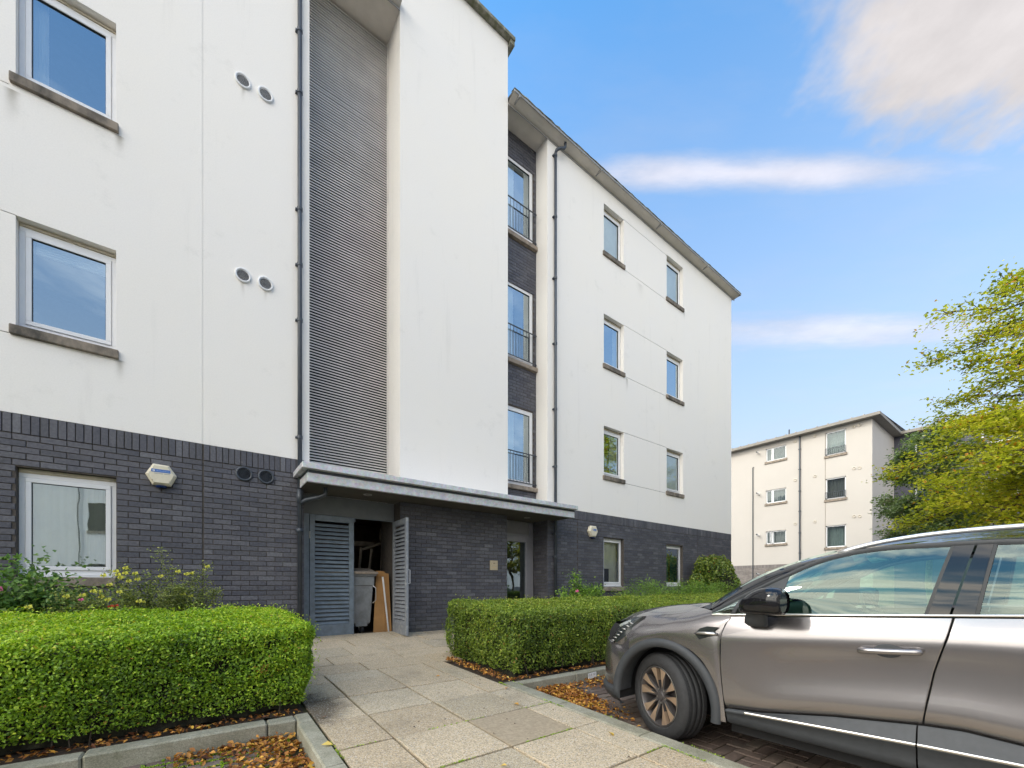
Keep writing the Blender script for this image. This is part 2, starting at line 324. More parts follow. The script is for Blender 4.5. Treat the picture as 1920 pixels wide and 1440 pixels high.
# ------------------------------------------------------------------ mesh helpers
class MB:
    def __init__(s): s.v = []; s.f = []; s.mi = []; s.cur = 0
    def add(s, vs_, fs):
        n = len(s.v); s.v += [tuple(v) for v in vs_]; s.f += [tuple(n + i for i in f) for f in fs]; s.mi += [s.cur] * len(fs); return s
    def box(s, x0, x1, y0, y1, z0, z1):
        return s.add([(x0, y0, z0), (x1, y0, z0), (x1, y1, z0), (x0, y1, z0), (x0, y0, z1), (x1, y0, z1), (x1, y1, z1), (x0, y1, z1)],
                     [(0, 3, 2, 1), (4, 5, 6, 7), (0, 1, 5, 4), (1, 2, 6, 5), (2, 3, 7, 6), (3, 0, 4, 7)])
    def cbox(s, x0, x1, y0, y1, z0, z1, b=.006):
        # box with chamfered edges along all sides of each face
        P = []
        for X, Y, Z in ((x0, y0, z0), (x1, y0, z0), (x1, y1, z0), (x0, y1, z0), (x0, y0, z1), (x1, y0, z1), (x1, y1, z1), (x0, y1, z1)):
            sx_ = 1 if X == x0 else -1; sy_ = 1 if Y == y0 else -1; sz_ = 1 if Z == z0 else -1
            P += [(X, Y + sy_ * b, Z + sz_ * b), (X + sx_ * b, Y, Z + sz_ * b), (X + sx_ * b, Y + sy_ * b, Z)]
        q = lambda i, a: i * 3 + a
        F = [(q(0, 2), q(3, 2), q(2, 2), q(1, 2)), (q(4, 2), q(5, 2), q(6, 2), q(7, 2)),
             (q(0, 1), q(1, 1), q(5, 1), q(4, 1)), (q(2, 1), q(3, 1), q(7, 1), q(6, 1)),
             (q(1, 0), q(2, 0), q(6, 0), q(5, 0)), (q(3, 0), q(0, 0), q(4, 0), q(7, 0))]
        for a, b_, ax in ((0, 1, 0), (1, 2, 1), (2, 3, 0), (3, 0, 1), (4, 5, 0), (5, 6, 1), (6, 7, 0), (7, 4, 1), (0, 4, 2), (1, 5, 2), (2, 6, 2), (3, 7, 2)):
            o = [i for i in (0, 1, 2) if i != ax]
            F.append((q(a, o[0]), q(b_, o[0]), q(b_, o[1]), q(a, o[1])))
        for i in range(8): F.append((q(i, 0), q(i, 1), q(i, 2)))
        return s.add(P, F)
    def poly(s, pts): return s.add(pts, [tuple(range(len(pts)))])
    def tube(s, pts, r, n=10, cap=True):
        pts = [Vector(p) for p in pts]; rs = r if isinstance(r, (list, tuple)) else [r] * len(pts)
        V = []; F = []; up = None
        for i, p in enumerate(pts):
            d = (pts[min(i + 1, len(pts) - 1)] - pts[max(i - 1, 0)]).normalized()
            if up is None: up = Vector((0, 0, 1)) if abs(d.z) < .9 else Vector((1, 0, 0))
            a = d.cross(up).normalized(); b = a.cross(d).normalized(); up = b
            for k in range(n):
                t = 2 * math.pi * k / n; V.append(p + (a * math.cos(t) + b * math.sin(t)) * rs[i])
        for i in range(len(pts) - 1):
            for k in range(n): F.append((i * n + k, i * n + (k + 1) % n, (i + 1) * n + (k + 1) % n, (i + 1) * n + k))
        if cap: F.append(tuple(range(n))[::-1]); F.append(tuple((len(pts) - 1) * n + k for k in range(n)))
        return s.add(V, F)
    def lathe(s, prof, center, axis, n=48, close=False):
        # prof: (r, h) pairs about axis
        ax = Vector(axis).normalized(); a = ax.orthogonal().normalized(); b = ax.cross(a); c = Vector(center)
        V = []; F = []
        for r, h in prof:
            for k in range(n):
                t = 2 * math.pi * k / n; V.append(c + ax * h + (a * math.cos(t) + b * math.sin(t)) * r)
        m_ = len(prof)
        for i in range(m_ - 1 + (1 if close else 0)):
            for k in range(n): F.append((i * n + k, ((i + 1) % m_) * n + k, ((i + 1) % m_) * n + (k + 1) % n, i * n + (k + 1) % n))
        return s.add(V, F)
    def grid(s, rows, flip=False):
        n = len(rows[0]); V = [p for r in rows for p in r]; F = []
        for i in range(len(rows) - 1):
            for k in range(n - 1):
                f = (i * n + k, i * n + k + 1, (i + 1) * n + k + 1, (i + 1) * n + k); F.append(f[::-1] if flip else f)
        return s.add(V, F)
    def mesh(s, name, mats, smooth=False):
        me = bpy.data.meshes.new(name); me.from_pydata(s.v, [], s.f)
        for m_ in (mats if isinstance(mats, list) else [mats]): me.materials.append(m_)
        if any(s.mi): me.polygons.foreach_set('material_index', s.mi)
        if smooth: me.polygons.foreach_set('use_smooth', [True] * len(s.f))
        me.update(); return me
    def obj(s, name, mats, parent=None, smooth=False, **k):
        return mkobj(name, s.mesh(name, mats, smooth), parent, **k)
def mkobj(name, me, parent=None, loc=None, rot=None, **k):
    o = bpy.data.objects.new(name, me); COL.objects.link(o)
    if parent is not None: o.parent = parent
    if loc is not None: o.location = loc
    if rot is not None: o.rotation_euler = rot
    for a, v in k.items(): o[a] = v
    return o
def thing(name, label, cat, group=None, loc=(0, 0, 0), rot=(0, 0, 0)):
    o = bpy.data.objects.new(name, None); COL.objects.link(o); o.location = loc; o.rotation_euler = rot
    o.empty_display_size = .2; o['label'] = label; o['category'] = cat
    if group: o['group'] = group
    return o
def struct(name, mb, mat, smooth=False): return mb.obj(name, mat, None, smooth, kind='structure')
def proj(p):
    d = p[0] * s_ + p[1] * c_
    if d < .1: return None
    u = (p[0] * c_ - p[1] * s_) / d; return 971.3 + 776.4 * u, 1097.2 - 776.4 * (p[2] - 1.2) / d, d
def inframe(p, mgn=30):
    q = proj(p); return q is not None and -mgn < q[0] < 1920 + mgn and -mgn < q[1] < 1440 + mgn
def catmull(P, n):
    P = [Vector(p) for p in P]; m_ = len(P)
    if m_ == 2: return [P[0].lerp(P[1], i / (n - 1)) for i in range(n)]
    out = []
    for i in range(n):
        t = i / (n - 1) * (m_ - 1); k = min(int(t), m_ - 2); f = t - k
        a = P[k - 1] if k > 0 else P[0] * 2 - P[1]; b = P[k]; c = P[k + 1]; d = P[k + 2] if k + 2 < m_ else P[-1] * 2 - P[-2]
        out.append(.5 * ((2 * b) + (-a + c) * f + (2 * a - 5 * b + 4 * c - d) * f * f + (-a + 3 * b - 3 * c + d) * f ** 3))
    return out
def resample(P, n, dense=200):
    D = catmull(P, dense); L_ = [0]
    for i in range(1, dense): L_.append(L_[-1] + (D[i] - D[i - 1]).length)
    out = []; j = 0
    for i in range(n):
        t = L_[-1] * i / (n - 1)
        while j < dense - 2 and L_[j + 1] < t: j += 1
        f = (t - L_[j]) / max(1e-9, L_[j + 1] - L_[j]); out.append(D[j].lerp(D[j + 1], f))
    return out
def loft(curves, nu, nv, arc=True):
    C = [resample(c, nu) if arc else catmull(c, nu) for c in curves]
    cols = [catmull([c[i] for c in C], nv) for i in range(nu)]
    return [[cols[i][j] for i in range(nu)] for j in range(nv)]

# slope profile of the path and the surfaces beside it
def pz(y):
    if y < 0: return .009
    if y < 5.1: return .009 + .0315 * y
    return .1697 + (min(y, 7.9) - 5.1) * .052
def bz(y): return -.047 if y < 2.0 else -.047 + .0315 * (min(y, 4) - 2.0)

# ------------------------------------------------------------------ large structure: ground
g = MB(); g.box(-400, 500, -400, 500, -.9, -.55); struct('ground', g, M['asphalt'])
g = MB(); g.box(-60, 90, -60, -3.2, -.5, -.06); struct('road', g, M['asphalt'])
# path sheet beneath the slabs and its slabs
g = MB()
ys = [-3.2, 0, 1.5, 3, 4.5, 5.1, 6, 7, 7.9]
g.grid([[(.69, y, pz(y) - .022), (2.62, y, pz(y) - .022)] for y in ys if y <= 5.1]); g.grid([[(.69, y, pz(y) - .022), (7.2, y, pz(y) - .022)] for y in ys if y >= 5.1])
path = struct('path', g, M['joint'])
def slab(x0, x1, y0, y1, i):
    rz = rng.normal(0, .0022); j = .0085
    zz = [pz(y0) + rz, pz(y1) + rz + rng.normal(0, .001)]
    b = MB(); x0 += j; x1 -= j; y0 += j; y1 -= j; e = .004
    P = [(x0, y0, zz[0] - .035), (x1, y0, zz[0] - .035), (x1, y1, zz[1] - .035), (x0, y1, zz[1] - .035),
         (x0, y0, zz[0] - e), (x1, y0, zz[0] - e), (x1, y1, zz[1] - e), (x0, y1, zz[1] - e),
         (x0 + e, y0 + e, zz[0]), (x1 - e, y0 + e, zz[0]), (x1 - e, y1 - e, zz[1]), (x0 + e, y1 - e, zz[1])]
    b.add(P, [(0, 1, 5, 4), (1, 2, 6, 5), (2, 3, 7, 6), (3, 0, 4, 7), (4, 5, 9, 8), (5, 6, 10, 9), (6, 7, 11, 10), (7, 4, 8, 11), (8, 9, 10, 11)])
    return b.obj('slab', M['slab_worn' if abs(x0 - 1.706) < .02 and abs(y1 - 2.911) < .05 else 'slab'], path)
rows = [4.735 - .606 * k for k in range(-0, 13)]
rows = [5.105] + rows
for a, b in zip(rows[1:], rows[:-1]):
    for x0, x1 in ((.715, 1.10), (1.10, 1.706), (1.706, 2.312), (2.312, 2.598)): slab(x0, x1, a, b, 0)
for (a, b), off in zip(((5.105, 5.56), (5.56, 6.02), (6.02, 6.66), (6.66, 7.26), (7.26, 7.84)), (.92, .62, .99, .58, .85)):
    x = .70; nx = .70 + off
    while x < 7.0: slab(x, min(nx, 7.05), a, b, 0); x = nx; nx += .92 if b < 6.1 else .62
# parking bays with pavers
def bay(name, x0, x1, y0, y1, pattern):
    g = MB(); yy = [y0] + [y for y in (2.0,) if y0 < y < y1] + [y1]
    g.grid([[(x0, y, bz(y) - .006), (x1, y, bz(y) - .006)] for y in yy]); st = struct(name, g, M['joint'])
    cells = []
    if pattern == 'herring':
        u = .1
        for i in range(int((x1 - x0) / u) + 2):
            for j in range(int((y1 - y0) / u) + 2):
                r = (i - j) % 4; X = x0 + i * u; Y = y0 + j * u
                if r == 0: cells.append((X, Y, .2, .1))
                elif r == 3: cells.append((X, Y, .1, .2))
    else:
        j = 0; Y = y1 - .105
        while Y > y0:
            X = x0 + (.105 if j % 2 else 0)
            while X < x1: cells.append((X, Y, .21, .105)); X += .21
            Y -= .105; j += 1
    cells = [c for c in cells if c[0] >= x0 - .001 and c[1] >= y0 - .001 and c[0] + c[2] <= x1 + .001 and c[1] + c[3] <= y1 + .001]
    vis = []; rest = []
    for c in cells:
        p = (c[0] + c[2] / 2, c[1] + c[3] / 2, bz(c[1])); q = proj(p)
        if q and inframe(p, 15): vis.append((q[2], c))
        else: rest.append(c)
    vis.sort(key=lambda t: t[0]); rest += [c for _, c in vis[300:]]
    cache = {}
    def pm(w, h, mb=None, o=(0, 0, 0), sl=0):
        jn = .004; e = .005; b = mb or MB(); a0, b0 = o[0] + jn, o[1] + jn; a1, b1 = o[0] + w - jn, o[1] + h - jn; z = o[2]
        P = [(a0, b0, z - .02), (a1, b0, z - .02), (a1, b1, z - .02), (a0, b1, z - .02), (a0, b0, z - e), (a1, b0, z - e), (a1, b1, z - e), (a0, b1, z - e),
             (a0 + e, b0 + e, z), (a1 - e, b0 + e, z), (a1 - e, b1 - e, z), (a0 + e, b1 - e, z)]
        b.add(P, [(0, 1, 5, 4), (1, 2, 6, 5), (2, 3, 7, 6), (3, 0, 4, 7), (4, 5, 9, 8), (5, 6, 10, 9), (6, 7, 11, 10), (7, 4, 8, 11), (8, 9, 10, 11)]); return b
    for _, (X, Y, w, h) in vis[:300]:
        k = (w, h)
        if k not in cache: cache[k] = pm(w, h).mesh('paver', M['paver'])
        sl = .0315 if Y > 2 else 0
        mkobj('paver', cache[k], st, (X, Y, bz(Y) + .003 + rng.normal(0, .0018)), (math.atan(sl), 0, 0))
    b = MB()
    for X, Y, w, h in rest: pm(w, h, b, (X, Y, bz(Y) + .003 + rng.normal(0, .0015)))
    if rest: b.obj('pavers', M['paver'], st, kind='stuff')
    return st
bay('parking_bay', 2.77, 6.8, -1.6, 3.6, 'herring')
bay('parking_bay', -2.4, .58, 1.4, 3.72, 'rows')
g = MB(); g.box(6.8, 40, -3.2, 3.6, -.3, -.05); g.box(2.77, 6.8, -3.2, -1.6, -.3, -.05); g.box(-20, -2.4, -3.2, 3.72, -.3, -.05); g.box(-2.4, .58, -3.2, 1.4, -.3, -.05)
struct('car_park', g, M['asphalt'])
# planting beds
g = MB()
def bed(x0, x1, y0, y1, dz_=.0):
    nx, ny = 24, 10
    g.grid([[(x0 + (x1 - x0) * i / nx, y0 + (y1 - y0) * j / ny, pz(y0 + (y1 - y0) * j / ny) - .012 + rng.normal(0, .008) + dz_) for i in range(nx + 1)] for j in range(ny + 1)])
bed(-6, .69, 3.84, 7.55); bed(2.59, 16.5, 3.72, 5.1); bed(7.05, 16.5, 5.1, 7.55)
struct('planting_bed', g, M['soil'])
# kerbs: kerbstones as pieces
g = MB(); g.box(.60, .69, -3.2, 3.7, -.3, -.06); g.box(-6, .6, 3.72, 3.8, -.3, -.02); kerb = struct('kerb', g, M['kerb'])
def stone_x(x0, x1, y0, y1, zt, h=.2, tilt=0):
    b = MB(); b.cbox(x0 + .003, x1 - .003, y0, y1, zt - h, zt, .012); return b.obj('kerbstone', M['kerb'], kerb)
for x0, x1 in ((-6, -5.1), (-5.1, -4.2), (-4.2, -3.3), (-3.3, -2.4), (-2.4, -1.5), (-1.5, -.6), (-.6, .40), (.40, .60)): stone_x(x0, x1, 3.70, 3.84, pz(3.77) + rng.normal(0, .003))
x = 2.74
while x < 16: stone_x(x, x + .9, 3.60, 3.72, pz(3.66) - .005 + rng.normal(0, .003)); x += .9
def stone_y(x0, x1, y0, y1, mat='kerb'):
    b = MB(); h = .2; e = .012; za, zb = pz(y0) + .002, pz(y1) + .002
    for (xa, xb, d) in ((x0, x1, 0),):
        ya, yb = y0 + .003, y1 - .003
        P = [(xa, ya, za - h), (xb, ya, za - h), (xb, yb, zb - h), (xa, yb, zb - h), (xa, ya, za - e), (xb, ya, za - e), (xb, yb, zb - e), (xa, yb, zb - e),
             (xa + e, ya + e * .4, za), (xb - e * .5, ya + e * .4, za), (xb - e * .5, yb - e * .4, zb), (xa + e, yb - e * .4, zb)]
        b.add(P, [(0, 1, 5, 4), (1, 2, 6, 5), (2, 3, 7, 6), (3, 0, 4, 7), (4, 5, 9, 8), (5, 6, 10, 9), (6, 7, 11, 10), (7, 4, 8, 11), (8, 9, 10, 11)])
    return b.obj('kerbstone', M[mat], kerb)
stone_y(.60, .705, 3.60, 3.84)
y = 3.60
while y > -3: stone_y(.585, .705, y - .9, y); y -= .9
y = 3.72
while y > -3: stone_y(2.608, 2.755, y - .9, y); y -= .9
# ------------------------------------------------------------------ main apartment building
WY = 7.55
bld = thing('apartment_building', 'white rendered four storey flats with dark brick base, tall louvre screen and metal entrance canopy', 'apartment building')
def wall_holes(mb, x0, x1, z0, z1, Y, holes, depth=.12, cell=3.0):
    xs = sorted(set([x0, x1] + [h[0] for h in holes if x0 < h[0] < x1] + [h[1] for h in holes if x0 < h[1] < x1]))
    zs = sorted(set([z0, z1] + [h[2] for h in holes if z0 < h[2] < z1] + [h[3] for h in holes if z0 < h[3] < z1]))
    for i in range(len(xs) - 1):
        for j in range(len(zs) - 1):
            cx_, cz_ = (xs[i] + xs[i + 1]) / 2, (zs[j] + zs[j + 1]) / 2
            if any(h[0] < cx_ < h[1] and h[2] < cz_ < h[3] for h in holes): continue
            mb.poly([(xs[i], Y, zs[j]), (xs[i + 1], Y, zs[j]), (xs[i + 1], Y, zs[j + 1]), (xs[i], Y, zs[j + 1])])
    for a, b, c, d in holes:
        if depth:
            mb.poly([(a, Y, c), (a, Y + depth, c), (a, Y + depth, d), (a, Y, d)][::-1]); mb.poly([(b, Y, c), (b, Y + depth, c), (b, Y + depth, d), (b, Y, d)])
            mb.poly([(a, Y, d), (b, Y, d), (b, Y + depth, d), (a, Y + depth, d)][::-1]); mb.poly([(a, Y, c), (b, Y, c), (b, Y + depth, c), (a, Y + depth, c)])
WL = [(-1.77, -.905, 1.30, 2.62), (-1.77, -.905, 4.29, 5.61), (-1.77, -.905, 7.27, 8.60), (-1.77, -.905, 10.28, 11.6)]
WLL = [(a - 3.6, b - 3.6, c, d) for a, b, c, d in WL]
WA = [(8.69, 9.54, 1.15, 2.50), (8.69, 9.54, 4.19, 5.55), (8.69, 9.54, 7.23, 8.60), (8.69, 9.54, 10.29, 11.60)]
WB = [(11.65, 12.58, 1.15, 2.48), (11.65, 12.58, 4.17, 5.54), (11.65, 12.58, 7.21, 8.60), (11.65, 12.58, 10.29, 11.64)]
EAVE = 12.06; XE = 15.87; BT = 3.25; BTR = 3.12; BK = 17.5
def groove(holes_):  # horizontal expansion grooves: real recesses 8 mm wide
    return holes_
# left render panel
g = MB()
gl = [(-9, -1.77, 5.604, 5.614), (-9, -1.82, 4.185, 4.195), (-9, -1.77, 8.594, 8.604), (-9, -1.82, 7.125, 7.135)]
wall_holes(g, -9, -.002, BT, EAVE, WY, WL[1:] + WLL[1:] + gl, .12)
wall_holes(g, .008, 1.41, BT, EAVE, WY, [], 0)
g.poly([(-.002, WY, BT), (.008, WY, BT), (.008, WY + .003, BT), (-.002, WY + .003, BT)]); g.poly([(-.002, WY + .003, BT), (.008, WY + .003, BT), (.008, WY + .003, EAVE), (-.002, WY + .003, EAVE)])
g.poly([(1.41, WY, 2.9), (1.41, 8.2, 2.9), (1.41, 8.2, EAVE), (1.41, WY, EAVE)])
g.poly([(1.33, WY - .001, 3.08), (1.41, WY - .001, 3.08), (1.41, WY - .001, BT), (1.33, WY - .001, BT)])
# tower panel (rises past the eaves)
TZ = 13.42
g.poly([(2.96, WY, 2.85), (5.465, WY, 2.85), (5.465, WY, TZ), (2.96, WY, TZ)])
g.poly([(2.96, WY, 2.85), (2.96, WY, TZ), (2.96, 11, TZ), (2.96, 11, 2.85)]); g.poly([(5.465, WY, 2.85), (5.465, 11, 2.85), (5.465, 11, TZ), (5.465, WY, TZ)])
# right render panel
gr = [(9.54, 11.65, z, z + .012) for z in (5.54, 4.10, 8.60, 7.15, 11.60, 10.19)]
wall_holes(g, 6.65, XE, BTR, EAVE, WY, WA[1:] + WB[1:] + gr, .12)
g.poly([(6.65, WY, 2.9), (6.65, WY, EAVE), (6.65, 7.98, EAVE), (6.65, 7.98, 2.9)])
g.poly([(6.65, WY - .001, 3.05), (6.90, WY - .001, 3.05), (6.90, WY - .001, BTR), (6.65, WY - .001, BTR)])
g.poly([(XE, WY, BTR), (XE, BK, BTR), (XE, BK, EAVE), (XE, WY, EAVE)]); g.poly([(-9, BK, -.2), (-9, BK, EAVE), (XE, BK, EAVE), (XE, BK, -.2)]); g.poly([(-9, WY, -.2), (-9, WY, EAVE), (-9, BK, EAVE), (-9, BK, -.2)])
g.obj('wall', M['render'], bld)
# groove backs and the room volume behind the render
g = MB()
for a, b, c, d in gl + gr: g.poly([(a, WY + .015, c - .01), (b, WY + .015, c - .01), (b, WY + .015, d + .01), (a, WY + .015, d + .01)])
g.obj('groove', M['mortar'], bld)
# mortar bed behind the bricks
g = MB(); RB = .009
wall_holes(g, -9, 1.33, -.1, BT, WY + RB, [WL[0], WLL[0]], .12); g.poly([(1.33, WY + RB, -.1), (1.33, WY + .4, -.1), (1.33, WY + .4, BT), (1.33, WY + RB, BT)])
wall_holes(g, 2.96, 5.45, 0, 2.9, WY + RB, [], 0); g.poly([(2.96 + .004, WY + RB, 0), (2.964, WY + RB, 2.9), (2.964, 8.6, 2.9), (2.964, 8.6, 0)]); g.poly([(5.45, WY + RB, 0), (5.45, 8.08, 0), (5.45, 8.08, 2.9), (5.45, WY + RB, 2.9)])
wall_holes(g, 6.65, XE, -.2, BTR, WY + RB, [WA[0], WB[0]], .12); g.poly([(6.65 + RB, WY + RB, 0), (6.65 + RB, WY + RB, 2.9), (6.65 + RB, 8.08, 2.9), (6.65 + RB, 8.08, 0)])
g.poly([(XE - RB, WY, -.5), (XE - RB, BK, -.5), (XE - RB, BK, BTR), (XE - RB, WY, BTR)])
wall_holes(g, 5.3, 6.65, 3.0, EAVE, 7.98 + RB, [(5.3, 6.56, a - .1, b) for a, b in ((3.61, 5.50), (6.60, 8.48), (9.62, 11.48))], .05)
g.obj('mortar_bed', M['mortar'], bld)
# brick layout
bricks = []      # (X, Y, Z, w, h, axis)
def lay(x0, x1, z0, z1, Y, holes=(), axis='x', ph=0.0, stretch=.225, course=.075):
    n = int(round((z1 - z0) / course)); ch = (z1 - z0) / n
    for j in range(n):
        z = z1 - (j + 1) * ch; off = (0, .1125, .05, .17)[j % 4] if False else (.1125 if j % 2 else 0)
        x = x0 - (off + ph) % stretch
        while x < x1 - .01:
            a, b = max(x, x0), min(x + stretch, x1); x += stretch
            segs = [(a, b)]
            for h in holes:
                if h[2] < z + ch / 2 < h[3]:
                    ns = []
                    for p, q in segs:
                        if q <= h[0] or p >= h[1]: ns.append((p, q)); continue
                        if p < h[0]: ns.append((p, h[0]))
                        if q > h[1]: ns.append((h[1], q))
                    segs = ns
            for p, q in segs:
                if q - p > .03: bricks.append((p, Y, z, q - p, ch, axis))
def soldiers(x0, x1, z0, z1, Y):
    x = x0
    while x < x1 - .02: w = min(.075, x1 - x); bricks.append((x, Y, z0, w, z1 - z0, 'x')); x += .075
big = [(-.15 + .66 - .115 - .02, .66 - .05, 2.775, 3.005), (.67, .90, 2.775, 3.005)]
VH = [(.385, .60, 2.78, 3.01), (.68, .895, 2.78, 3.01)]
lay(-4.5, .0, -.02, 3.01, WY, [WL[0]]); lay(.012, 1.33, -.02, 3.01, WY, [])
soldiers(-4.5, .0, 3.012, BT, WY - .004); soldiers(.012, 1.33, 3.012, BT, WY - .004)
lay(2.96, 5.45, .05, 2.77, WY, [], ph=.03)
lay(6.65, 7.69, -.1, 2.885, WY); lay(7.70, 13.47, -.1, 2.885, WY, [WA[0], WB[0]]); lay(13.485, XE, -.1, 2.885, WY)
soldiers(6.90, 7.69, 2.89, BTR, WY - .004); soldiers(7.70, 13.47, 2.89, BTR, WY - .004); soldiers(13.485, XE, 2.89, BTR, WY - .004)
JZ = [(3.61, 5.50), (6.60, 8.48), (9.62, 11.48)]
lay(5.465, 6.65, 3.05, 12.05, 7.98, [(5.3, 6.56, a - .1, b) for a, b in JZ])
lay(7.56, 8.08, .05, 2.78, 6.65, [], 'y')            # entrance reveal
lay(WY, WY + .28, .05, 2.78, 1.33 , [], 'y2')         # bin store left reveal
def brick_geo(b, X, Y, Z, w, h, axis):
    j = .0045; e = .003; D = .05
    a0, a1, z0, z1 = j, w - j, j, h - j
    P = []
    for dpt, ins in ((D, 0), (e, 0), (0, e)):
        P += [(a0 + ins, dpt, z0 + ins), (a1 - ins, dpt, z0 + ins), (a1 - ins, dpt, z1 - ins), (a0 + ins, dpt, z1 - ins)]
    if axis == 'y': P = [(q[1], q[0], q[2]) for q in P]
    if axis == 'y2': P = [(-q[1], q[0], q[2]) for q in P]
    F = []
    for l_ in (0, 4):
        for k in range(4): F.append((l_ + k, l_ + (k + 1) % 4, l_ + 4 + (k + 1) % 4, l_ + 4 + k))
    F.append((8, 9, 10, 11))
    if axis == 'y': F = [f[::-1] for f in F]
    if axis == 'y': o = (X, Y, Z)
    b.add([(q[0] + X, q[1] + Y, q[2] + Z) for q in P], F)
def place(bk):
    X, Y, Z, w, h, ax = bk
    if ax == 'x': return (X, Y, Z)
    return (Y, X, Z)
cand = []
for bk in bricks:
    p0 = place(bk)
    ctr = (p0[0] + (bk[3] / 2 if bk[5] == 'x' else 0), p0[1], p0[2] + bk[4] / 2)
    q = proj(ctr)
    vis = inframe(ctr, 5) and not (bk[5] == 'x' and bk[1] > 7.9) and bk[5] != 'y2'
    hidden = q and (ctr[0] < .7 and q[1] > 1150)
    if vis and not hidden: cand.append((q[2] / max(.05, (bk[3] * bk[4]) ** .5), bk))
cand.sort(key=lambda t: t[0])
chosen = set(map(lambda t: id(t[1]), cand[:300])); cache = {}
rest = MB()
for bk in bricks:
    p0 = place(bk); dy = rng.normal(0, .0012); dz_ = rng.normal(0, .0007)
    loc = (p0[0] + (dy if bk[5] != 'x' else 0), p0[1] + (dy if bk[5] == 'x' else 0), p0[2] + dz_)
    if id(bk) in chosen:
        k = (round(bk[3], 3), round(bk[4], 3), bk[5])
        if k not in cache: t = MB(); brick_geo(t, 0, 0, 0, bk[3], bk[4], bk[5]); cache[k] = t.mesh('brick', M['brick'])
        mkobj('brick', cache[k], bld, loc)
    else: brick_geo(rest, *loc, bk[3], bk[4], bk[5])
rest.obj('brickwork', M['brick'], bld, kind='stuff')

# windows
def window(b, par, rect, Y, dep=.10, curtain=None, vent=True, sash=True, glass='glass', room=True, fr=.055, double=False, label=None, sill=True, sillw=.045):
    X0, X1, Z0, Z1 = rect
    w = bpy.data.objects.new('window', None); COL.objects.link(w); w.parent = par; w.empty_display_size = .1
    if label: w['label'] = label
    y0 = Y + dep; y1 = y0 + .07; top = Z1 - (.055 if vent else 0)
    g = MB()
    def ring(a, b_, c, d, t, ya, yb):
        g.cbox(a, b_, ya, yb, c, c + t, .004); g.cbox(a, b_, ya, yb, d - t, d, .004); g.cbox(a, a + t, ya, yb, c + t, d - t, .004); g.cbox(b_ - t, b_, ya, yb, c + t, d - t, .004)
    bot = Z0 + .03
    ring(X0 + .002, X1 - .002, bot, top, fr, y0, y1)
    a, b_, c, d = X0 + fr, X1 - fr, bot + fr, top - fr
    if sash: ring(a + .003, b_ - .003, c + .003, d - .003, fr - .005, y0 - .015, y0 + .05); a, b_, c, d = a + fr - .005, b_ - fr + .005, c + fr - .005, d - fr + .005
    g.box(X0 + .002, X1 - .002, y0 - .025, y1, Z0 + .002, bot - .001)
    g.obj('frame', M['upvc'], w)
    if vent:
        g = MB(); g.box(X0 + .002, X1 - .002, y0 + .01, y1, top + .001, Z1 - .001); g.box(X0 + .04, (X0 + X1) / 2 - .03, y0 - .006, y0 + .01, top + .012, top + .03); g.box((X0 + X1) / 2 + .03, X1 - .03, y0 - .006, y0 + .01, top + .012, top + .03)
        g.obj('trickle_vent', M['upvc_old'], w)
    g = MB(); t = .006
    for q in ((a, b_, c, c + t), (a, b_, d - t, d), (a, a + t, c, d), (b_ - t, b_, c, d)): g.box(q[0] - .001, q[1] + .001, y0 - .004, y0 + .03, q[2] - .001, q[3] + .001)
    g.obj('seal', M['gasket'], w)
    g = MB(); g.poly([(a, y0 + .012, c), (b_, y0 + .012, c), (b_, y0 + .012, d), (a, y0 + .012, d)]); g.obj('pane', M[glass], w)
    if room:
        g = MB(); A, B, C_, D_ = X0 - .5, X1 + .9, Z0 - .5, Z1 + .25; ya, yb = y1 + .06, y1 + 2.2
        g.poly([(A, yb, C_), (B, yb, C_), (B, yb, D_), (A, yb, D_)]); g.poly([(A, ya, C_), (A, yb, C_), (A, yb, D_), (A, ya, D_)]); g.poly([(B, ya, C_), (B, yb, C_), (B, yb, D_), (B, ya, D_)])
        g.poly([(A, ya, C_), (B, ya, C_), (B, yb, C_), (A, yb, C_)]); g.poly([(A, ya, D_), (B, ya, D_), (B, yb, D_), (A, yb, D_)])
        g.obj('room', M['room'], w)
    def drape(xa, xb, za, zb, mat, amp=.018, n=26, name='curtain', yy=y1 + .05):
        g = MB(); ph = random.random() * 6
        g.grid([[(xa + (xb - xa) * i / n, yy + amp * math.sin(ph + i * 1.9) + amp * .5 * math.sin(i * .83), z) for i in range(n + 1)] for z in (za, zb)])
        g.obj(name, M[mat], w, True)
    if curtain:
        for cfg in curtain:
            k = cfg[0]
            if k == 'net': drape(X0 + .02, X1 - .02, Z0, Z1, 'curtain', .012, 40)
            if k == 'side': drape(cfg[1] * (X1 - X0) + X0, cfg[2] * (X1 - X0) + X0, Z0, Z1, cfg[3])
            if k == 'blind':
                zt, zb_ = Z1, Z1 - cfg[1] * (Z1 - Z0); g = MB(); n = max(3, int((zt - zb_) / .03))
                for i in range(n):
                    z = zt - (i + .5) * (zt - zb_) / n; g.box(a + .02, b_ - .01, y1 + .01, y1 + .03, z - .012, z + .012)
                g.obj('blind', M['blind'], w)
            if k == 'roller': g = MB(); g.box(X0 + (X1 - X0) * cfg[2], X0 + (X1 - X0) * cfg[3], y1 + .03, y1 + .036, Z1 - cfg[1] * (Z1 - Z0), Z1); g.obj('blind', M['curtain'], w)
            if k == 'lit': g = MB(); g.box(X0 + fr, X1 - fr, y0 + .035, y0 + .04, Z0 + fr, Z1 - fr); g.obj('blind', M['blind'], w)
    if sill:
        g = MB(); g.cbox(X0 - sillw, X1 + sillw * .6, Y - .045, Y + dep + .01, Z0 - .115, Z0, .008); g.obj('window_sill', M['sill' if sill is True else sill], w)
    return w
window(b, bld, WL[0], WY, .09, [('net',)], sill='stone', sillw=0)
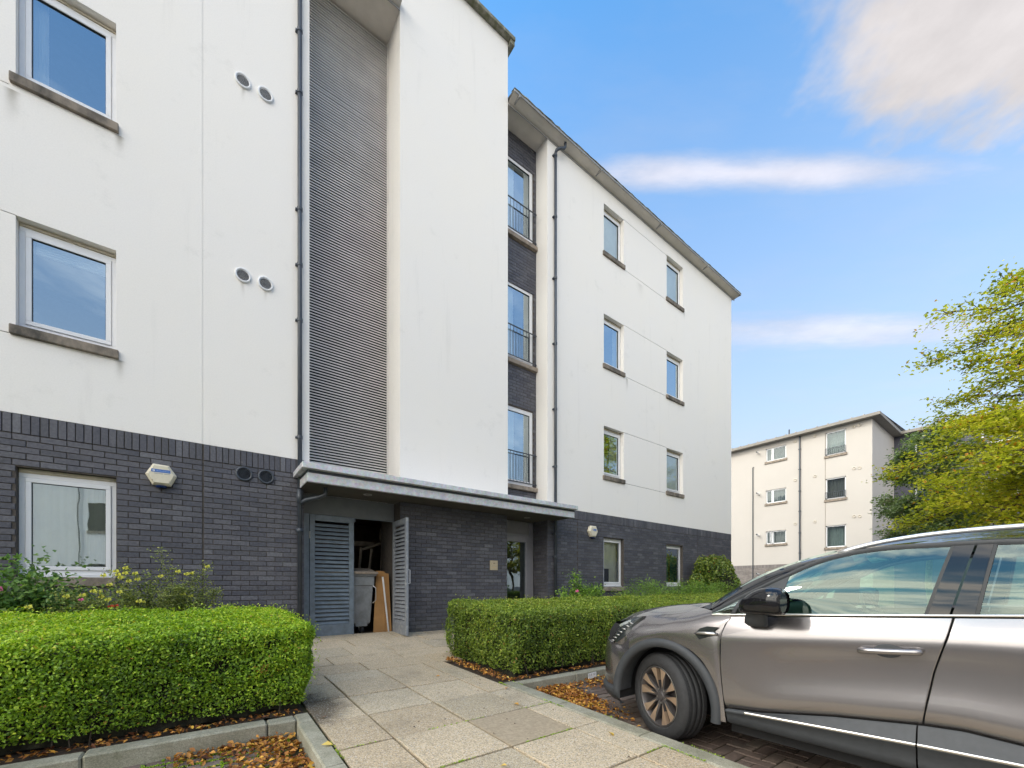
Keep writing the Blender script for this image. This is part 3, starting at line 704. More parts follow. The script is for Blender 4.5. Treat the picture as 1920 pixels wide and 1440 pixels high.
window(b, bld, WL[1], WY, .10, [('blind', .22)]); window(b, bld, WL[2], WY, .10, [('side', .08, .26, 'blind'), ('side', .86, 1.0, 'blind')]); window(b, bld, WL[3], WY, .10)
for r in WLL: window(b, bld, r, WY, .10, sill='stone', sillw=.02)
window(b, bld, WA[0], WY, .10, [('roller', .62, .0, .72), ('side', .55, 1, 'curtain')], vent=False, sill='stone', glass='glass_clear'); window(b, bld, WB[0], WY, .10, [('side', 0, .45, 'teal'), ('side', .6, 1, 'teal')], vent=False, sill=False)
window(b, bld, WA[1], WY, .12, [('side', .6, 1, 'blind')]); window(b, bld, WA[2], WY, .12, [('side', .75, 1, 'blind')]); window(b, bld, WA[3], WY, .12, [('lit',)], glass='glass_clear')
window(b, bld, WB[1], WY, .12, [('lit',)], glass='glass_clear'); window(b, bld, WB[2], WY, .12, []); window(b, bld, WB[3], WY, .12, [('lit',)], glass='glass_clear')
for a, b_ in JZ:
    w = window(None, bld, (5.55, 6.56, a, b_), 7.98, .03, [('side', 0, .5, 'blind')], vent=False, sill=False)
    g = MB(); g.cbox(5.467, 6.645, 7.90, 8.06, a - .10, a - .001, .006); g.obj('window_sill', M['stone'], w)
    g = MB(); g.tube([(5.47, 7.93, a + .80), (6.62, 7.93, a + .80), (6.63, 7.98, a + .80)], .014, 8); g.tube([(5.47, 7.93, a + .08), (6.62, 7.93, a + .08), (6.63, 7.98, a + .08)], .012, 8)
    for i in range(12): x = 5.52 + i * .098; g.tube([(x, 7.93, a + .08), (x, 7.93, a + .80)], .0065, 6)
    g.obj('balcony_rail', M['pipe'], w)

# louvre screen: individual slats
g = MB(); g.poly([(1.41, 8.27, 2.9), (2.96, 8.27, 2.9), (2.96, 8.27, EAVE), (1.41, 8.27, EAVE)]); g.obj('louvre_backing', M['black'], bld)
g = MB(); w_ = .034
for zz, zt in ((-.010, .016),): pass
g.add([(1.415, 8.185, 0), (2.955, 8.185, 0), (2.955, 8.185, .020), (1.415, 8.185, .020), (1.415, 8.235, .040), (2.955, 8.235, .040), (2.955, 8.235, .036), (1.415, 8.235, .036), (1.415, 8.190, .0), (2.955, 8.190, .0)],
      [(0, 1, 2, 3), (3, 2, 5, 4), (4, 5, 6, 7), (7, 6, 9, 8), (8, 9, 1, 0)])
sm = g.mesh('louvre_slat', M['slat']); z = 3.0
while z < 11.98: mkobj('louvre_slat', sm, bld, (0, rng.normal(0, .0008), z)); z += .0515
g = MB(); g.cbox(2.935, 2.958, 8.15, 8.2, 2.9, 12.03); g.obj('louvre_frame', M['slat'], bld)

# eaves, soffits, roof
g = MB()
for x0, x1, yb in ((-9.4, 2.955, 8.3), (5.47, XE + .22, 8.0)):
    ov = 7.325
    g.poly([(x0, WY - .0, EAVE), (x1, WY - .0, EAVE), (x1, ov, EAVE + .05), (x0, ov, EAVE + .05)])
g.poly([(1.41, WY, EAVE - .004), (2.96, WY, EAVE - .004), (2.96, 8.3, EAVE - .004), (1.41, 8.3, EAVE - .004)]); g.poly([(5.465, WY, EAVE - .004), (6.65, WY, EAVE - .004), (6.65, 8.0, EAVE - .004), (5.465, 8.0, EAVE - .004)])
g.poly([(XE, WY, EAVE), (XE, BK, EAVE), (XE + .22, BK, EAVE + .05), (XE + .22, 7.325, EAVE + .05)])
g.obj('soffit', M['soffit'], bld)
g = MB()
for x0, x1 in ((-9.4, 2.955), (5.47, XE + .22)): g.cbox(x0, x1, 7.30, 7.325, EAVE + .035, EAVE + .085, .005); g.box(x0, x1, WY - .012, WY - .001, EAVE - .05, EAVE - .005)
g.cbox(XE + .222, XE + .25, 7.30, BK, EAVE + .035, EAVE + .085, .005)
x = 5.6
while x < XE: g.cbox(x, x + .03, 7.30, 7.50, EAVE + .0, EAVE + .045, .003); x += 2.7
g.obj('eaves_trim', M['zinc'], bld)
g = MB()
for x0, x1 in ((-9.4, 2.955), (5.47, XE + .25)):
    n = int((x1 - x0) / .12); rows_ = []
    for yy, zz in ((7.30, EAVE + .082), (7.285, EAVE + .095), (7.30, EAVE + .118), (7.42, EAVE + .14)):
        rows_.append([(x0 + (x1 - x0) * i / n, yy + rng.normal(0, .004), zz + rng.normal(0, .006)) for i in range(n + 1)])
    g.grid(rows_)
g.obj('mossy_eaves', M['moss_edge'], bld)
g = MB()
for x0, x1 in ((-9.4, 2.95), (5.475, XE + .25)): g.poly([(x0, 7.32, EAVE + .10), (x1, 7.32, EAVE + .10), (x1, BK, EAVE + 1.1), (x0, BK, EAVE + 1.1)])
g.poly([(2.96, WY, TZ), (5.465, WY, TZ), (5.465, 11, TZ + .2), (2.96, 11, TZ + .2)]); g.obj('roof', M['zinc'], bld)
g = MB(); g.cbox(2.86, 5.59, WY - .13, WY + .02, TZ - .01, TZ + .07, .008); g.cbox(5.47, 5.59, WY - .10, 11, TZ - .10, TZ + .06, .008); g.obj('parapet_flashing', M['moss_edge'], bld)
# gutter outlet brackets at the right block, above the downpipe
def pipe(x, y, z0, z1, clips, r=.034, name='downpipe', extra=None):
    p = bpy.data.objects.new(name, None); COL.objects.link(p); p.parent = bld; p.empty_display_size = .1
    g = MB(); g.tube([(x, y, z0), (x, y, z1)], r, 14)
    if extra: extra(g)
    g.obj('pipe', M['pipe'], p, True)
    for z in clips:
        g = MB(); g.tube([(x, y, z - .025), (x, y, z + .025)], r + .008, 14); g.box(x - .06, x + .01, y + .01, WY, z - .012, z + .012); g.obj('pipe_clip', M['pipe'], p)
    return p
def ex1(g):
    g.tube([(1.257, 7.49, 2.52), (1.257, 7.49, 2.75)], .046, 14); g.tube([(1.257, 7.49, 2.05), (1.257, 7.49, 2.12)], .052, 14)
    g.tube([(1.257, 7.49, 2.52), (1.33, 7.42, 2.58), (1.50, 7.25, 2.62), (1.58, 7.2, 2.66), (1.58, 7.2, 2.79)], .032, 12)
pipe(1.257, 7.49, .1, 12.1, [3.6, 5.5, 7.3, 9.2, 10.2, 2.1, 6.4, 11.2], extra=ex1)
def ex2(g):
    g.tube([(6.86, 7.49, 11.75), (6.88, 7.47, 11.83), (6.95, 7.42, 11.87), (7.08, 7.42, 11.95), (7.11, 7.41, 12.0), (7.11, 7.41, 12.10)], .034, 12)
pipe(6.86, 7.49, .1, 11.76, [2.45, 1.9, 4.1, 5.5, 7.1, 8.7, 10.2, 11.7], extra=ex2)
# round vents
def vent(x, z, y, mat='upvc', r=.105):
    v = bpy.data.objects.new('air_vent', None); COL.objects.link(v); v.parent = bld; v.empty_display_size = .1
    g = MB(); g.lathe([(r + .004, -.002), (r, .022), (r - .02, .026), (r - .028, .010), (r - .028, -.01)], (x, y, z), (0, -1, 0), 36); g.obj('vent_ring', M[mat], v, True)
    g = MB()
    for i in range(-4, 5):
        h = i * .0175; hw = math.sqrt(max(0, (r - .024) ** 2 - h * h)); g.add([(x - hw, y - .016, z + h - .002), (x + hw, y - .016, z + h - .002), (x + hw, y - .004, z + h + .008), (x - hw, y - .004, z + h + .008), (x - hw, y - .016, z + h + .001), (x + hw, y - .016, z + h + .001)], [(0, 1, 5, 4), (4, 5, 2, 3), (0, 3, 2, 1)])
    g.obj('vent_louvre', M['upvc' if mat == 'upvc' else 'pipe'], v)
    g = MB(); g.lathe([(0, .001), (r - .02, .001)], (x, y, z), (0, -1, 0), 24); g.obj('vent_void', M['black'], v)
for z in (5.911, 8.868): vent(.490, z, WY - .001); vent(.784, z, WY - .001)
for x in (.505, .793): vent(x, 2.895, WY - .003, 'pipe', .108)

# entrance canopy
can = bpy.data.objects.new('entrance_canopy', None); COL.objects.link(can); can.parent = bld; can.empty_display_size = .1
CX0, CX1, CY, CZ0 = 1.27, 6.88, 6.88, 2.775
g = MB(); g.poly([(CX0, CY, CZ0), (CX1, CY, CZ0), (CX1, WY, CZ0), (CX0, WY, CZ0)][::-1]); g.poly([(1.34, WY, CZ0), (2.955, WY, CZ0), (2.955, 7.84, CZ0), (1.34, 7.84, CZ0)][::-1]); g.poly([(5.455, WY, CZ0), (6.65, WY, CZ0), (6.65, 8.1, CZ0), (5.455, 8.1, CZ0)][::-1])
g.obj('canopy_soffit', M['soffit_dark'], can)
g = MB(); g.cbox(CX0 - .006, CX1 + .006, CY - .014, CY - .002, CZ0 - .006, CZ0 + .125, .003); g.cbox(CX0 - .018, CX0 - .004, CY - .002, WY, CZ0 - .006, CZ0 + .125, .003); g.cbox(CX1 + .004, CX1 + .018, CY - .002, WY, CZ0 - .006, CZ0 + .125, .003)
g.cbox(CX0 - .006, CX1 + .006, CY - .02, CY + .05, CZ0 - .012, CZ0 - .007, .002); g.obj('fascia', M['galv'], can)
g = MB(); g.cbox(CX0 - .10, CX1 + .04, CY - .10, WY - .002, CZ0 + .17, CZ0 + .258, .006); g.obj('top_flashing', M['galv'], can)
g = MB(); g.box(CX0 - .01, CX1 + .01, CY, WY - .003, CZ0 + .126, CZ0 + .169); g.obj('shadow_gap', M['pipe'], can)
bm_ = MB(); bm_.lathe([(.001, .012), (.009, .010), (.012, 0)], (0, 0, 0), (0, -1, 0), 10); bme = bm_.mesh('bolt', M['galv'], True)
x = CX0 + .12
while x < CX1: mkobj('bolt', bme, can, (x, CY - .014, CZ0 + .065)); x += .565
for x in (2.28, 6.02):
    g = MB(); g.lathe([(.075, 0), (.07, .008), (.05, .008), (.045, -.01), (0, -.01)], (x, 7.30 if x < 3 else 7.55, CZ0 - .002), (0, 0, -1), 28); g.obj('downlight', M['zinc'], can, True)

# bin store: lintel, frame, doors
DY = 7.84
g = MB(); g.cbox(1.335, 2.955, DY - .01, DY + .03, 2.43, 2.772, .004); g.obj('door_lintel_panel', M['door_panel'], bld)
def leaf(name, hinge, ang, label=None, mat='door'):
    d = bpy.data.objects.new(name, None); COL.objects.link(d); d.parent = bld; d.location = hinge; d.rotation_euler = (0, 0, ang); d.empty_display_size = .1
    if label: d['label'] = label
    W_, H_ = .735, 2.115; g = MB(); t = .022
    for q in ((0, .085, 0, H_), (W_ - .085, W_, 0, H_), (.085, W_ - .085, 0, .20), (.085, W_ - .085, H_ - .10, H_)): g.cbox(q[0], q[1], -t, t, q[2], q[3], .003)
    g.obj('door_frame', M[mat], d)
    g = MB(); g.add([(.083, -.020, 0), (W_ - .083, -.020, 0), (W_ - .083, .018, .052), (.083, .018, .052), (.083, -.020, .006), (W_ - .083, -.020, .006), (W_ - .083, .014, .054), (.083, .014, .054)], [(0, 1, 2, 3), (4, 5, 6, 7), (0, 1, 5, 4), (3, 2, 6, 7)])
    me = g.mesh('slat', M[mat]); z = .205
    while z < H_ - .15: mkobj('slat', me, d, (0, 0, z)); z += .0715
    g = MB()
    if mat != 'door' : pass
    return d
dl = leaf('bin_store_door', (1.462, DY, .305), 0, 'closed louvred leaf')
dr = leaf('bin_store_door', (2.935, DY - .03, .295), math.pi + math.radians(88), 'open louvred leaf with worn paint', 'door_worn')
g = MB(); g.tube([(.66, .02, .93), (.66, .075, .94), (.66, .075, 1.18), (.66, .02, 1.19)], .009, 8); g.obj('pull_handle', M['upvc'], dr, True)
for z in (.25, 1.7):
    g = MB(); g.tube([(.0, -.026, z), (.0, -.026, z + .12)], .009, 8); g.obj('hinge', M['chrome'], dl)
g = MB(); g.cbox(1.335, 1.455, DY - .02, DY + .05, .28, 2.43, .004); g.cbox(2.94, 2.962, DY - .01, DY + .05, .28, 2.43, .003); g.cbox(2.20, 2.235, DY + .02, DY + .05, 2.36, 2.43, .003); g.cbox(1.455, 2.94, DY + .0, DY + .05, 2.422, 2.43, .001); g.obj('door_surround', M['door'], bld)
# bin store interior
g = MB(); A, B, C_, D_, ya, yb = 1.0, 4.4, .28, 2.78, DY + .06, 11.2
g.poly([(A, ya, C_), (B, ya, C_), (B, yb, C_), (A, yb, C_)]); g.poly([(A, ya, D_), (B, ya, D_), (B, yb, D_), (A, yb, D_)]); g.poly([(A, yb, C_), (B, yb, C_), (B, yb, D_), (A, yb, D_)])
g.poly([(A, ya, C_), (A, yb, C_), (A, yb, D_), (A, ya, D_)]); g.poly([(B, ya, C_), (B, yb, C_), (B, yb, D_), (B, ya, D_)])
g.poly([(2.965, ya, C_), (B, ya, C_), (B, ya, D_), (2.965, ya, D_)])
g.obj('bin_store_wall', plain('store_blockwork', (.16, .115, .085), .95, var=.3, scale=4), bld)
g = MB(); g.cbox(1.0, 3.02, 9.2, 9.3, 2.05, 2.15); g.obj('shelf_beam', M['stone'], bld)
g = MB(); g.tube([(2.98, 8.6, 2.25), (3.10, 8.6, 2.25)], .17, 28); g.obj('ceiling_duct', M['stone'], bld)

# entrance door (recessed glazing)
EY = 8.08; ent = bpy.data.objects.new('entrance_door', None); COL.objects.link(ent); ent.parent = bld; ent.empty_display_size = .1
g = MB()
for q in ((5.455, 5.52, .22, 2.77), (6.50, 6.645, .22, 2.77), (5.52, 6.50, 2.40, 2.46), (5.52, 6.50, .22, .32), (5.52, 5.60, .32, 2.4)): g.cbox(q[0], q[1], EY, EY + .07, q[2], q[3], .005)
g.cbox(6.39, 6.50, EY - .015, EY + .05, .32, 2.40, .005); g.cbox(5.6, 6.39, EY - .015, EY + .05, 2.26, 2.40, .005)
g.obj('frame', plain('silver_grey_frame', (.30, .295, .32), .45, .3, var=.05), ent)
g = MB(); g.box(5.52, 6.50, EY + .02, EY + .04, 2.46, 2.77); g.obj('transom_panel', plain('grey_transom', (.24, .23, .24), .5), ent)
g = MB(); g.poly([(5.6, EY + .02, .32), (6.39, EY + .02, .32), (6.39, EY + .02, 2.26), (5.6, EY + .02, 2.26)]); g.obj('pane', M['glass_door'], ent)
g = MB(); g.poly([(5.4, EY + 1.6, .2), (7.4, EY + 1.6, .2), (7.4, EY + 1.6, 2.9), (5.4, EY + 1.6, 2.9)]); g.poly([(5.4, EY + .1, .21), (7.4, EY + .1, .21), (7.4, EY + 1.6, .21), (5.4, EY + 1.6, .21)]); g.poly([(7.4, EY + .1, .2), (7.4, EY + 1.6, .2), (7.4, EY + 1.6, 2.9), (7.4, EY + .1, 2.9)]); g.poly([(5.4, EY + .1, 2.9), (7.4, EY + .1, 2.9), (7.4, EY + 1.6, 2.9), (5.4, EY + 1.6, 2.9)]); g.obj('lobby_wall', plain('lobby_paint', (.18, .21, .17), .8), ent)

# ------------------------------------------------------------------ wall-mounted things
def text_mesh(body, size, mat, thick=.0006):
    c = bpy.data.curves.new('lettering', 'FONT'); c.body = body; c.size = size; c.align_x = 'CENTER'; c.align_y = 'CENTER'; c.extrude = thick
    o = bpy.data.objects.new('tmp', c); COL.objects.link(o); dg = bpy.context.evaluated_depsgraph_get(); me = bpy.data.meshes.new_from_object(o.evaluated_get(dg))
    bpy.data.objects.remove(o); me.materials.clear(); me.materials.append(mat); return me
def alarm(x, z, w, h, pts, label, bar):
    t = thing('alarm_box', label, 'alarm box', 'burglar alarm boxes on the brick base', (x, WY - .006, z))
    g = MB(); n = len(pts); D = .085; ins = .80
    back = [(p[0] * w, 0, p[1] * h) for p in pts]; mid = [(p[0] * w, -D * .62, p[1] * h) for p in pts]; fr = [(p[0] * w * ins, -D, p[1] * h * ins) for p in pts]
    V = back + mid + fr; F = []
    for l_ in (0, n):
        for k in range(n): F.append((l_ + k, l_ + (k + 1) % n, l_ + n + (k + 1) % n, l_ + n + k))
    F.append(tuple(range(2 * n, 3 * n))); g.add(V, F); g.obj('casing', M['sign_white'], t)
    g = MB(); g.lathe([(.0, .0), (.055, .005), (.06, .03)], (0, -.035, -h * 1.0 - .038), (0, 0, 1), 20); g.obj('strobe_lens', M['blue_lens'], t, True)
    bx0, bx1, bz0, bz1 = bar
    g = MB(); g.box(bx0, bx1, -D - .001, -D + .002, bz0, bz1); st = g.obj('blue_label', M['sign_blue'], t)
    if w > .14:
        g = MB(); g.lathe([(0, .0005), (.0135, .0005), (.0135, 0)], (bx0 + .026, -D - .0012, (bz0 + bz1) / 2), (0, -1, 0), 20); g.obj('roundel', M['print_white'], st)
        me = text_mesh('D', .022, M['sign_blue']); mkobj('letter', me, st, (bx0 + .026, -D - .002, (bz0 + bz1) / 2), (R(90), 0, 0))
        g = MB()
        xx = bx0 + .05
        while xx < bx1 - .012: ww = random.uniform(.006, .011); g.box(xx, xx + ww, -D - .0016, -D - .001, bz0 + .010, bz1 - .010 - random.uniform(0, .006)); xx += ww + .004
        g.obj('worn_lettering', plain('faded_blue_print', (.18, .30, .60), .5), st)
        g = MB(); xx = bx0 + .03
        while xx < bx1 - .01: ww = random.uniform(.006, .010); g.box(xx, xx + ww, -D - .0013, -D + .001, bz0 - .022, bz0 - .010); xx += ww + (.004 if random.random() < .8 else .014)
        g.obj('faded_number', plain('faded_print', (.33, .35, .36), .6), t)
        for sx2 in (-.09, .085):
            g = MB(); g.lathe([(0, .002), (.006, .002), (.008, 0)], (sx2, -D + .002, -h * .62), (0, -1, 0), 12); g.obj('screw', M['wood'], t)
    else:
        for i, xx in enumerate((bx0 + .012, bx0 + .04, bx0 + .066)):
            g = MB(); g.box(xx, xx + .014, -D - .0016, -D - .001, bz0 + .008, bz1 - .008); g.obj('worn_lettering', M['print_white'], st)
    return t
alarm(-.45, 2.715, .165, .142, [(-1, -.05), (-.55, -1), (.62, -1), (1, .0), (.50, .95), (-.52, 1)], 'cream hexagonal alarm box with blue label strip on the brick right of the left window', (-.102, .098, .024, .066))
alarm(8.205, 2.62, .175, .150, [(-1, .0), (-.50, -1), (.50, -1), (1, .0), (.62, .95), (-.62, .95)], 'white hexagonal alarm box with small blue mark on the right block beyond the canopy', (-.05, .09, .015, .06))
t = thing('entry_plaque', 'small square brass plate on brick wall left of the entrance door', 'plaque', None, (5.08, WY - .004, 1.635))
g = MB(); g.cbox(-.10, .10, -.012, .004, -.105, .105, .003); g.obj('plate', M['brass'], t)
g = MB(); g.box(-.02, .03, -.0135, -.012, .035, .055); g.obj('name_slot', M['stone'], t)
g = MB()
for i in range(3): g.lathe([(0, .003), (.008, .002), (.009, 0)], (-.02 + i * .025, -.012, -.045), (0, -1, 0), 10)
g.obj('buttons', plain('buff_button', (.6, .42, .2), .4), t)

# ------------------------------------------------------------------ things in the bin store
t = thing('wheelie_bin', 'grey four wheeled refuse container standing inside the open bin store', 'bin', None, (1.975, 8.40, .285))
t.scale = (1, 1, 1.05)
g = MB(); prof = [(.17, .555, .38), (.20, .57, .40), (.78, .605, .44), (.86, .60, .44), (.87, .625, .46), (1.03, .63, .465), (1.04, .66, .50), (1.08, .66, .50)]
for (z, hx, hy), (z2, hx2, hy2) in zip(prof[:-1], prof[1:]):
    P = [(-hx, -hy, z), (hx, -hy, z), (hx, hy, z), (-hx, hy, z), (-hx2, -hy2, z2), (hx2, -hy2, z2), (hx2, hy2, z2), (-hx2, hy2, z2)]; g.add(P, [(0, 1, 5, 4), (1, 2, 6, 5), (2, 3, 7, 6), (3, 0, 4, 7)])
g.poly([(-.5, -.36, .17), (.5, -.36, .17), (.5, .36, .17), (-.5, .36, .17)]); g.cbox(.30, .52, -.40, -.2, .13, .22); g.obj('tub', M['bin'], t)
g = MB(); g.grid([[(x_, -.52 + 1.04 * j / 8, 1.10 + .09 * math.sin(math.pi * j / 8)) for j in range(9)] for x_ in (-.64, .64)]); g.cbox(-.68, .68, -.54, -.49, 1.07, 1.115); g.cbox(.63, .68, -.5, .5, 1.07, 1.115); g.obj('lid', M['stone'], t)
g = MB(); g.tube([(.60, -.47, .55), (.645, -.50, .6), (.645, -.50, .82), (.6, -.47, .86)], .010, 8); g.obj('handle', M['chrome'], t)
for x_, y_ in ((.42, -.30), (-.42, -.30), (.42, .3), (-.42, .3)):
    c_o = bpy.data.objects.new('castor', None); COL.objects.link(c_o); c_o.parent = t; c_o.location = (x_, y_, .075)
    g = MB(); g.lathe([(.03, -.022), (.07, -.022), (.078, -.012), (.078, .012), (.07, .022), (.03, .022)], (0, 0, 0), (1, .4, 0), 24, True); g.obj('tyre', M['tyre'], c_o, True)
    g = MB(); g.tube([(-.035, 0, .09), (-.035, 0, 0)], .008, 6); g.tube([(.035, 0, .09), (.035, 0, 0)], .008, 6); g.lathe([(0, .026), (.03, .024), (.03, -.024), (0, -.026)], (0, 0, 0), (1, .4, 0), 12); g.obj('fork', M['chrome'], c_o)
def board(name, label, cat, quad, th, mat, grp=None):
    a, b, c, d = [Vector(q) for q in quad]; n = (b - a).cross(d - a).normalized() * th
    t = MB(); V = [a, b, c, d, a + n, b + n, c + n, d + n]; t.add(V, [(0, 1, 2, 3), (7, 6, 5, 4), (0, 4, 5, 1), (1, 5, 6, 2), (2, 6, 7, 3), (3, 7, 4, 0)]); o = t.obj(name, M[mat])
    o['label'] = label; o['category'] = cat
    if grp: o['group'] = grp
    return o
board('cardboard_sheet', 'brown cardboard sheet leaning beside the grey bin, nearer the bin', 'cardboard', [(2.60, 7.99, .29), (2.80, 7.93, .29), (2.83, 8.02, 1.46), (2.69, 8.08, 1.48)], .03, 'card', 'cardboard leaning in the bin store')
board('cardboard_sheet', 'brown cardboard sheet leaning at the hinge of the open louvred door', 'cardboard', [(2.77, 7.955, .29), (2.93, 7.92, .285), (2.90, 8.0, 1.42), (2.81, 8.03, 1.44)], .035, 'card', 'cardboard leaning in the bin store')
board('white_strip', 'thin white plastic strip leaning on the brown cardboard', 'strip', [(2.855, 7.90, .285), (2.88, 7.90, .285), (2.765, 7.90, 1.36), (2.735, 7.90, 1.36)], .012, 'white_strip')
t = thing('old_frame', 'discarded pale door frame stacked behind the bin lid', 'frame', None, (0, 0, 0))
for q in (((2.62, 9.0, 1.3), (2.68, 9.0, 2.0)), ((2.82, 9.0, 1.3), (2.90, 9.0, 1.98)), ((2.70, 9.0, 1.96), (3.05, 8.9, 2.10)), ((3.06, 8.9, 1.2), (3.10, 8.9, 2.12))):
    g = MB(); g.tube([q[0], q[1]], .028, 4); g.obj('rail', M['stone'], t)

# small tag on the right kerb
t = thing('kerb_tag', 'small white numbered tag fixed to the kerb in front of the car', 'tag', None, (3.915, 3.592, .060), (0, R(-3), 0))
g = MB(); g.cbox(-.075, .075, -.004, .002, -.036, .036, .001); g.obj('plate', M['print_white'], t)
mkobj('lettering', text_mesh('1 1  17', .040, M['print_dark']), t, (0, -.005, .012), (R(90), 0, 0))

# ------------------------------------------------------------------ far apartment block
FX, FY0, FY1, FZ = 33.0, 7.1, 26.0, 11.55
far = thing('apartment_building', 'cream rendered block with grey brick base standing beyond the parked car', 'apartment building')
F1 = [(11.86, 13.19, a, b) for a, b in ((10.25, 11.20), (7.18, 8.15), (4.2, 5.15))] + [(11.9, 13.19, 1.3, 2.25)]
F2 = [(8.42, 9.52, a, b) for a, b in ((9.78, 11.33), (6.87, 8.26), (3.70, 5.13))]
g = MB()
def wx(mb, X, y0, y1, z0, z1, holes, dep=.15):
    t_ = MB(); wall_holes(t_, y0, y1, z0, z1, 0, holes, dep); mb.add([(X + v[1], v[0], v[2]) for v in t_.v], t_.f)
wx(g, FX, FY0, FY1, 2.70, FZ, F1[:3] + F2); g.poly([(FX, FY0, 2.7), (38.5, FY0, 2.7), (38.5, FY0, FZ), (FX, FY0, FZ)]); g.poly([(FX, FY1, 0), (60, FY1, 0), (60, FY1, FZ), (FX, FY1, FZ)])
g.obj('wall', M['render_far'], far)
g = MB(); wx(g, FX - .01, FY0 - .01, FY1, -.6, 2.70, F1[3:]); g.poly([(FX, FY0 - .01, -.6), (38.5, FY0 - .01, -.6), (38.5, FY0 - .01, 2.7), (FX, FY0 - .01, 2.7)]); g.obj('mortar_bed', M['stone'], far)
fb_ = MB()
for j in range(40):
    z = 2.47 - (j + 1) * .075; y = FY0 + (.11 if j % 2 else 0)
    while y < 16.2:
        if not (z < 2.25 and z > 1.25 and 11.7 < y + .1 < 13.2): fb_.box(FX - .018, FX, y + .008, y + .21, z + .008, z + .067)
        y += .22
    if z < -.5: break
y = FY0
while y < 16.2: fb_.box(FX - .022, FX, y + .006, y + .068, 2.48, 2.69); y += .075
fb_.obj('brickwork', M['brick_far'], far, kind='stuff')
g = MB(); g.poly([(38.5, -22, -.6), (38.5, FY0, -.6), (38.5, FY0, FZ), (38.5, -22, FZ)]); g.obj('brick_wing_wall', plain('dark_brick_far', (.085, .085, .11), .8), far)
g = MB()
g.poly([(FX - .45, FY0 - .45, FZ + .02), (FX - .45, FY1, FZ + .02), (FX, FY1, FZ - .02), (FX, FY0, FZ - .02)]); g.poly([(FX - .45, FY0 - .45, FZ + .02), (FX, FY0, FZ - .02), (38.5, FY0, FZ - .02), (38.1, FY0 - .45, FZ + .02)])
g.box(FX - .47, FX - .44, FY0 - .47, FY1, FZ + .0, FZ + .18); g.box(FX - .44, 38.06, FY0 - .47, FY0 - .44, FZ, FZ + .18); g.box(38.03, 38.06, -22, FY0 - .47, FZ, FZ + .18); g.poly([(38.06, -22, FZ + .02), (38.5, -22, FZ), (38.5, FY0, FZ), (38.06, FY0, FZ + .02)])
g.obj('eaves', plain('eaves_grey', (.27, .25, .22), .7), far)
g = MB(); g.poly([(FX - .45, FY0 - .45, FZ + .18), (FX - .45, FY1, FZ + .18), (45, FY1, FZ + .9), (45, FY0 - .45, FZ + .9)]); g.poly([(38.05, -22, FZ + .18), (38.05, FY0 - .45, FZ + .18), (45, FY0 - .45, FZ + .6), (45, -22, FZ + .6)])
y = FY0 + .3
while y < 20: g.box(FX - .42, FX + 1.2, y, y + .05, FZ + .19, FZ + .27); y += .62
y = -8
while y < FY0 - .5: g.box(38.1, 39, y, y + .05, FZ + .19, FZ + .27); y += .62
g.obj('roof', M['zinc'], far)
def fwin(r, cols, mat='blind', rail=False, open_=False):
    w = bpy.data.objects.new('window', None); COL.objects.link(w); w.parent = far; w.empty_display_size = .1
    y0, y1, z0, z1 = r; g = MB(); t_ = .07; X = FX + .06
    for q in ((y0, y1, z0, z0 + t_), (y0, y1, z1 - t_, z1), (y0, y0 + t_, z0, z1), (y1 - t_, y1, z0, z1)): g.box(X, X + .08, q[0], q[1], q[2] - .0005, q[3] + .0005)
    for c in cols: g.box(X - .002, X + .078, y0 + (y1 - y0) * c - t_, y0 + (y1 - y0) * c + t_, z0 + .001, z1 - .001)
    g.obj('frame', M['upvc'], w)
    g = MB(); g.poly([(X + .03, y0, z0), (X + .03, y1, z0), (X + .03, y1, z1), (X + .03, y0, z1)]); g.obj('pane', M['glass_far'], w)
    g = MB(); n = 30
    g.grid([[(X + .25 + .02 * math.sin(i * 1.7), y0 + (y1 - y0) * i / n, z) for i in range(n + 1)] for z in (z0 if mat != 'half' else (z0 + z1) / 2, z1)]); g.obj('curtain', M[{'half': 'blind', 'blind': 'grey_curtain', 'teal': 'grey_curtain', 'room': 'room'}.get(mat, 'curtain')], w)
    g = MB(); g.box(FX + .5, FX + .6, y0 - .3, y1 + .3, z0 - .3, z1 + .3); g.obj('room', M['room'], w)
    g = MB(); g.cbox(FX - .07, FX + .1, y0 - .07, y1 + .07, z0 - .16, z0 - .001, .01); g.obj('window_sill', M['stone'], w)
    if rail:
        g = MB(); g.box(FX - .05, FX - .02, y0, y1, z0 + .45, z0 + .48); g.box(FX - .05, FX - .02, y0, y1, z0 + .06, z0 + .09)
        yy = y0
        while yy < y1: g.box(FX - .045, FX - .025, yy, yy + .02, z0 + .06, z0 + .46); yy += .11
        g.obj('balcony_rail', M['pipe'], w)
    if open_:
        g = MB()
        for q in ((0, .06, 0, .9), (.36, .42, 0, .9), (0, .42, 0, .06), (0, .42, .84, .9)): g.box(X - .02 - q[1], X - .02 - q[0], y1 - .45, y1 - .42, z0 + q[2] + .02, z0 + q[3] + .02)
        g.obj('open_sash', M['upvc'], w)
fwin(F1[0], [.68], 'room'); fwin(F1[1], [.68], 'room'); fwin(F1[2], [.68], 'room', open_=True); fwin(F1[3], [.68], 'room')
fwin(F2[0], [], 'teal', rail=True); fwin(F2[1], [], 'room', rail=True); fwin(F2[2], [], 'blind')
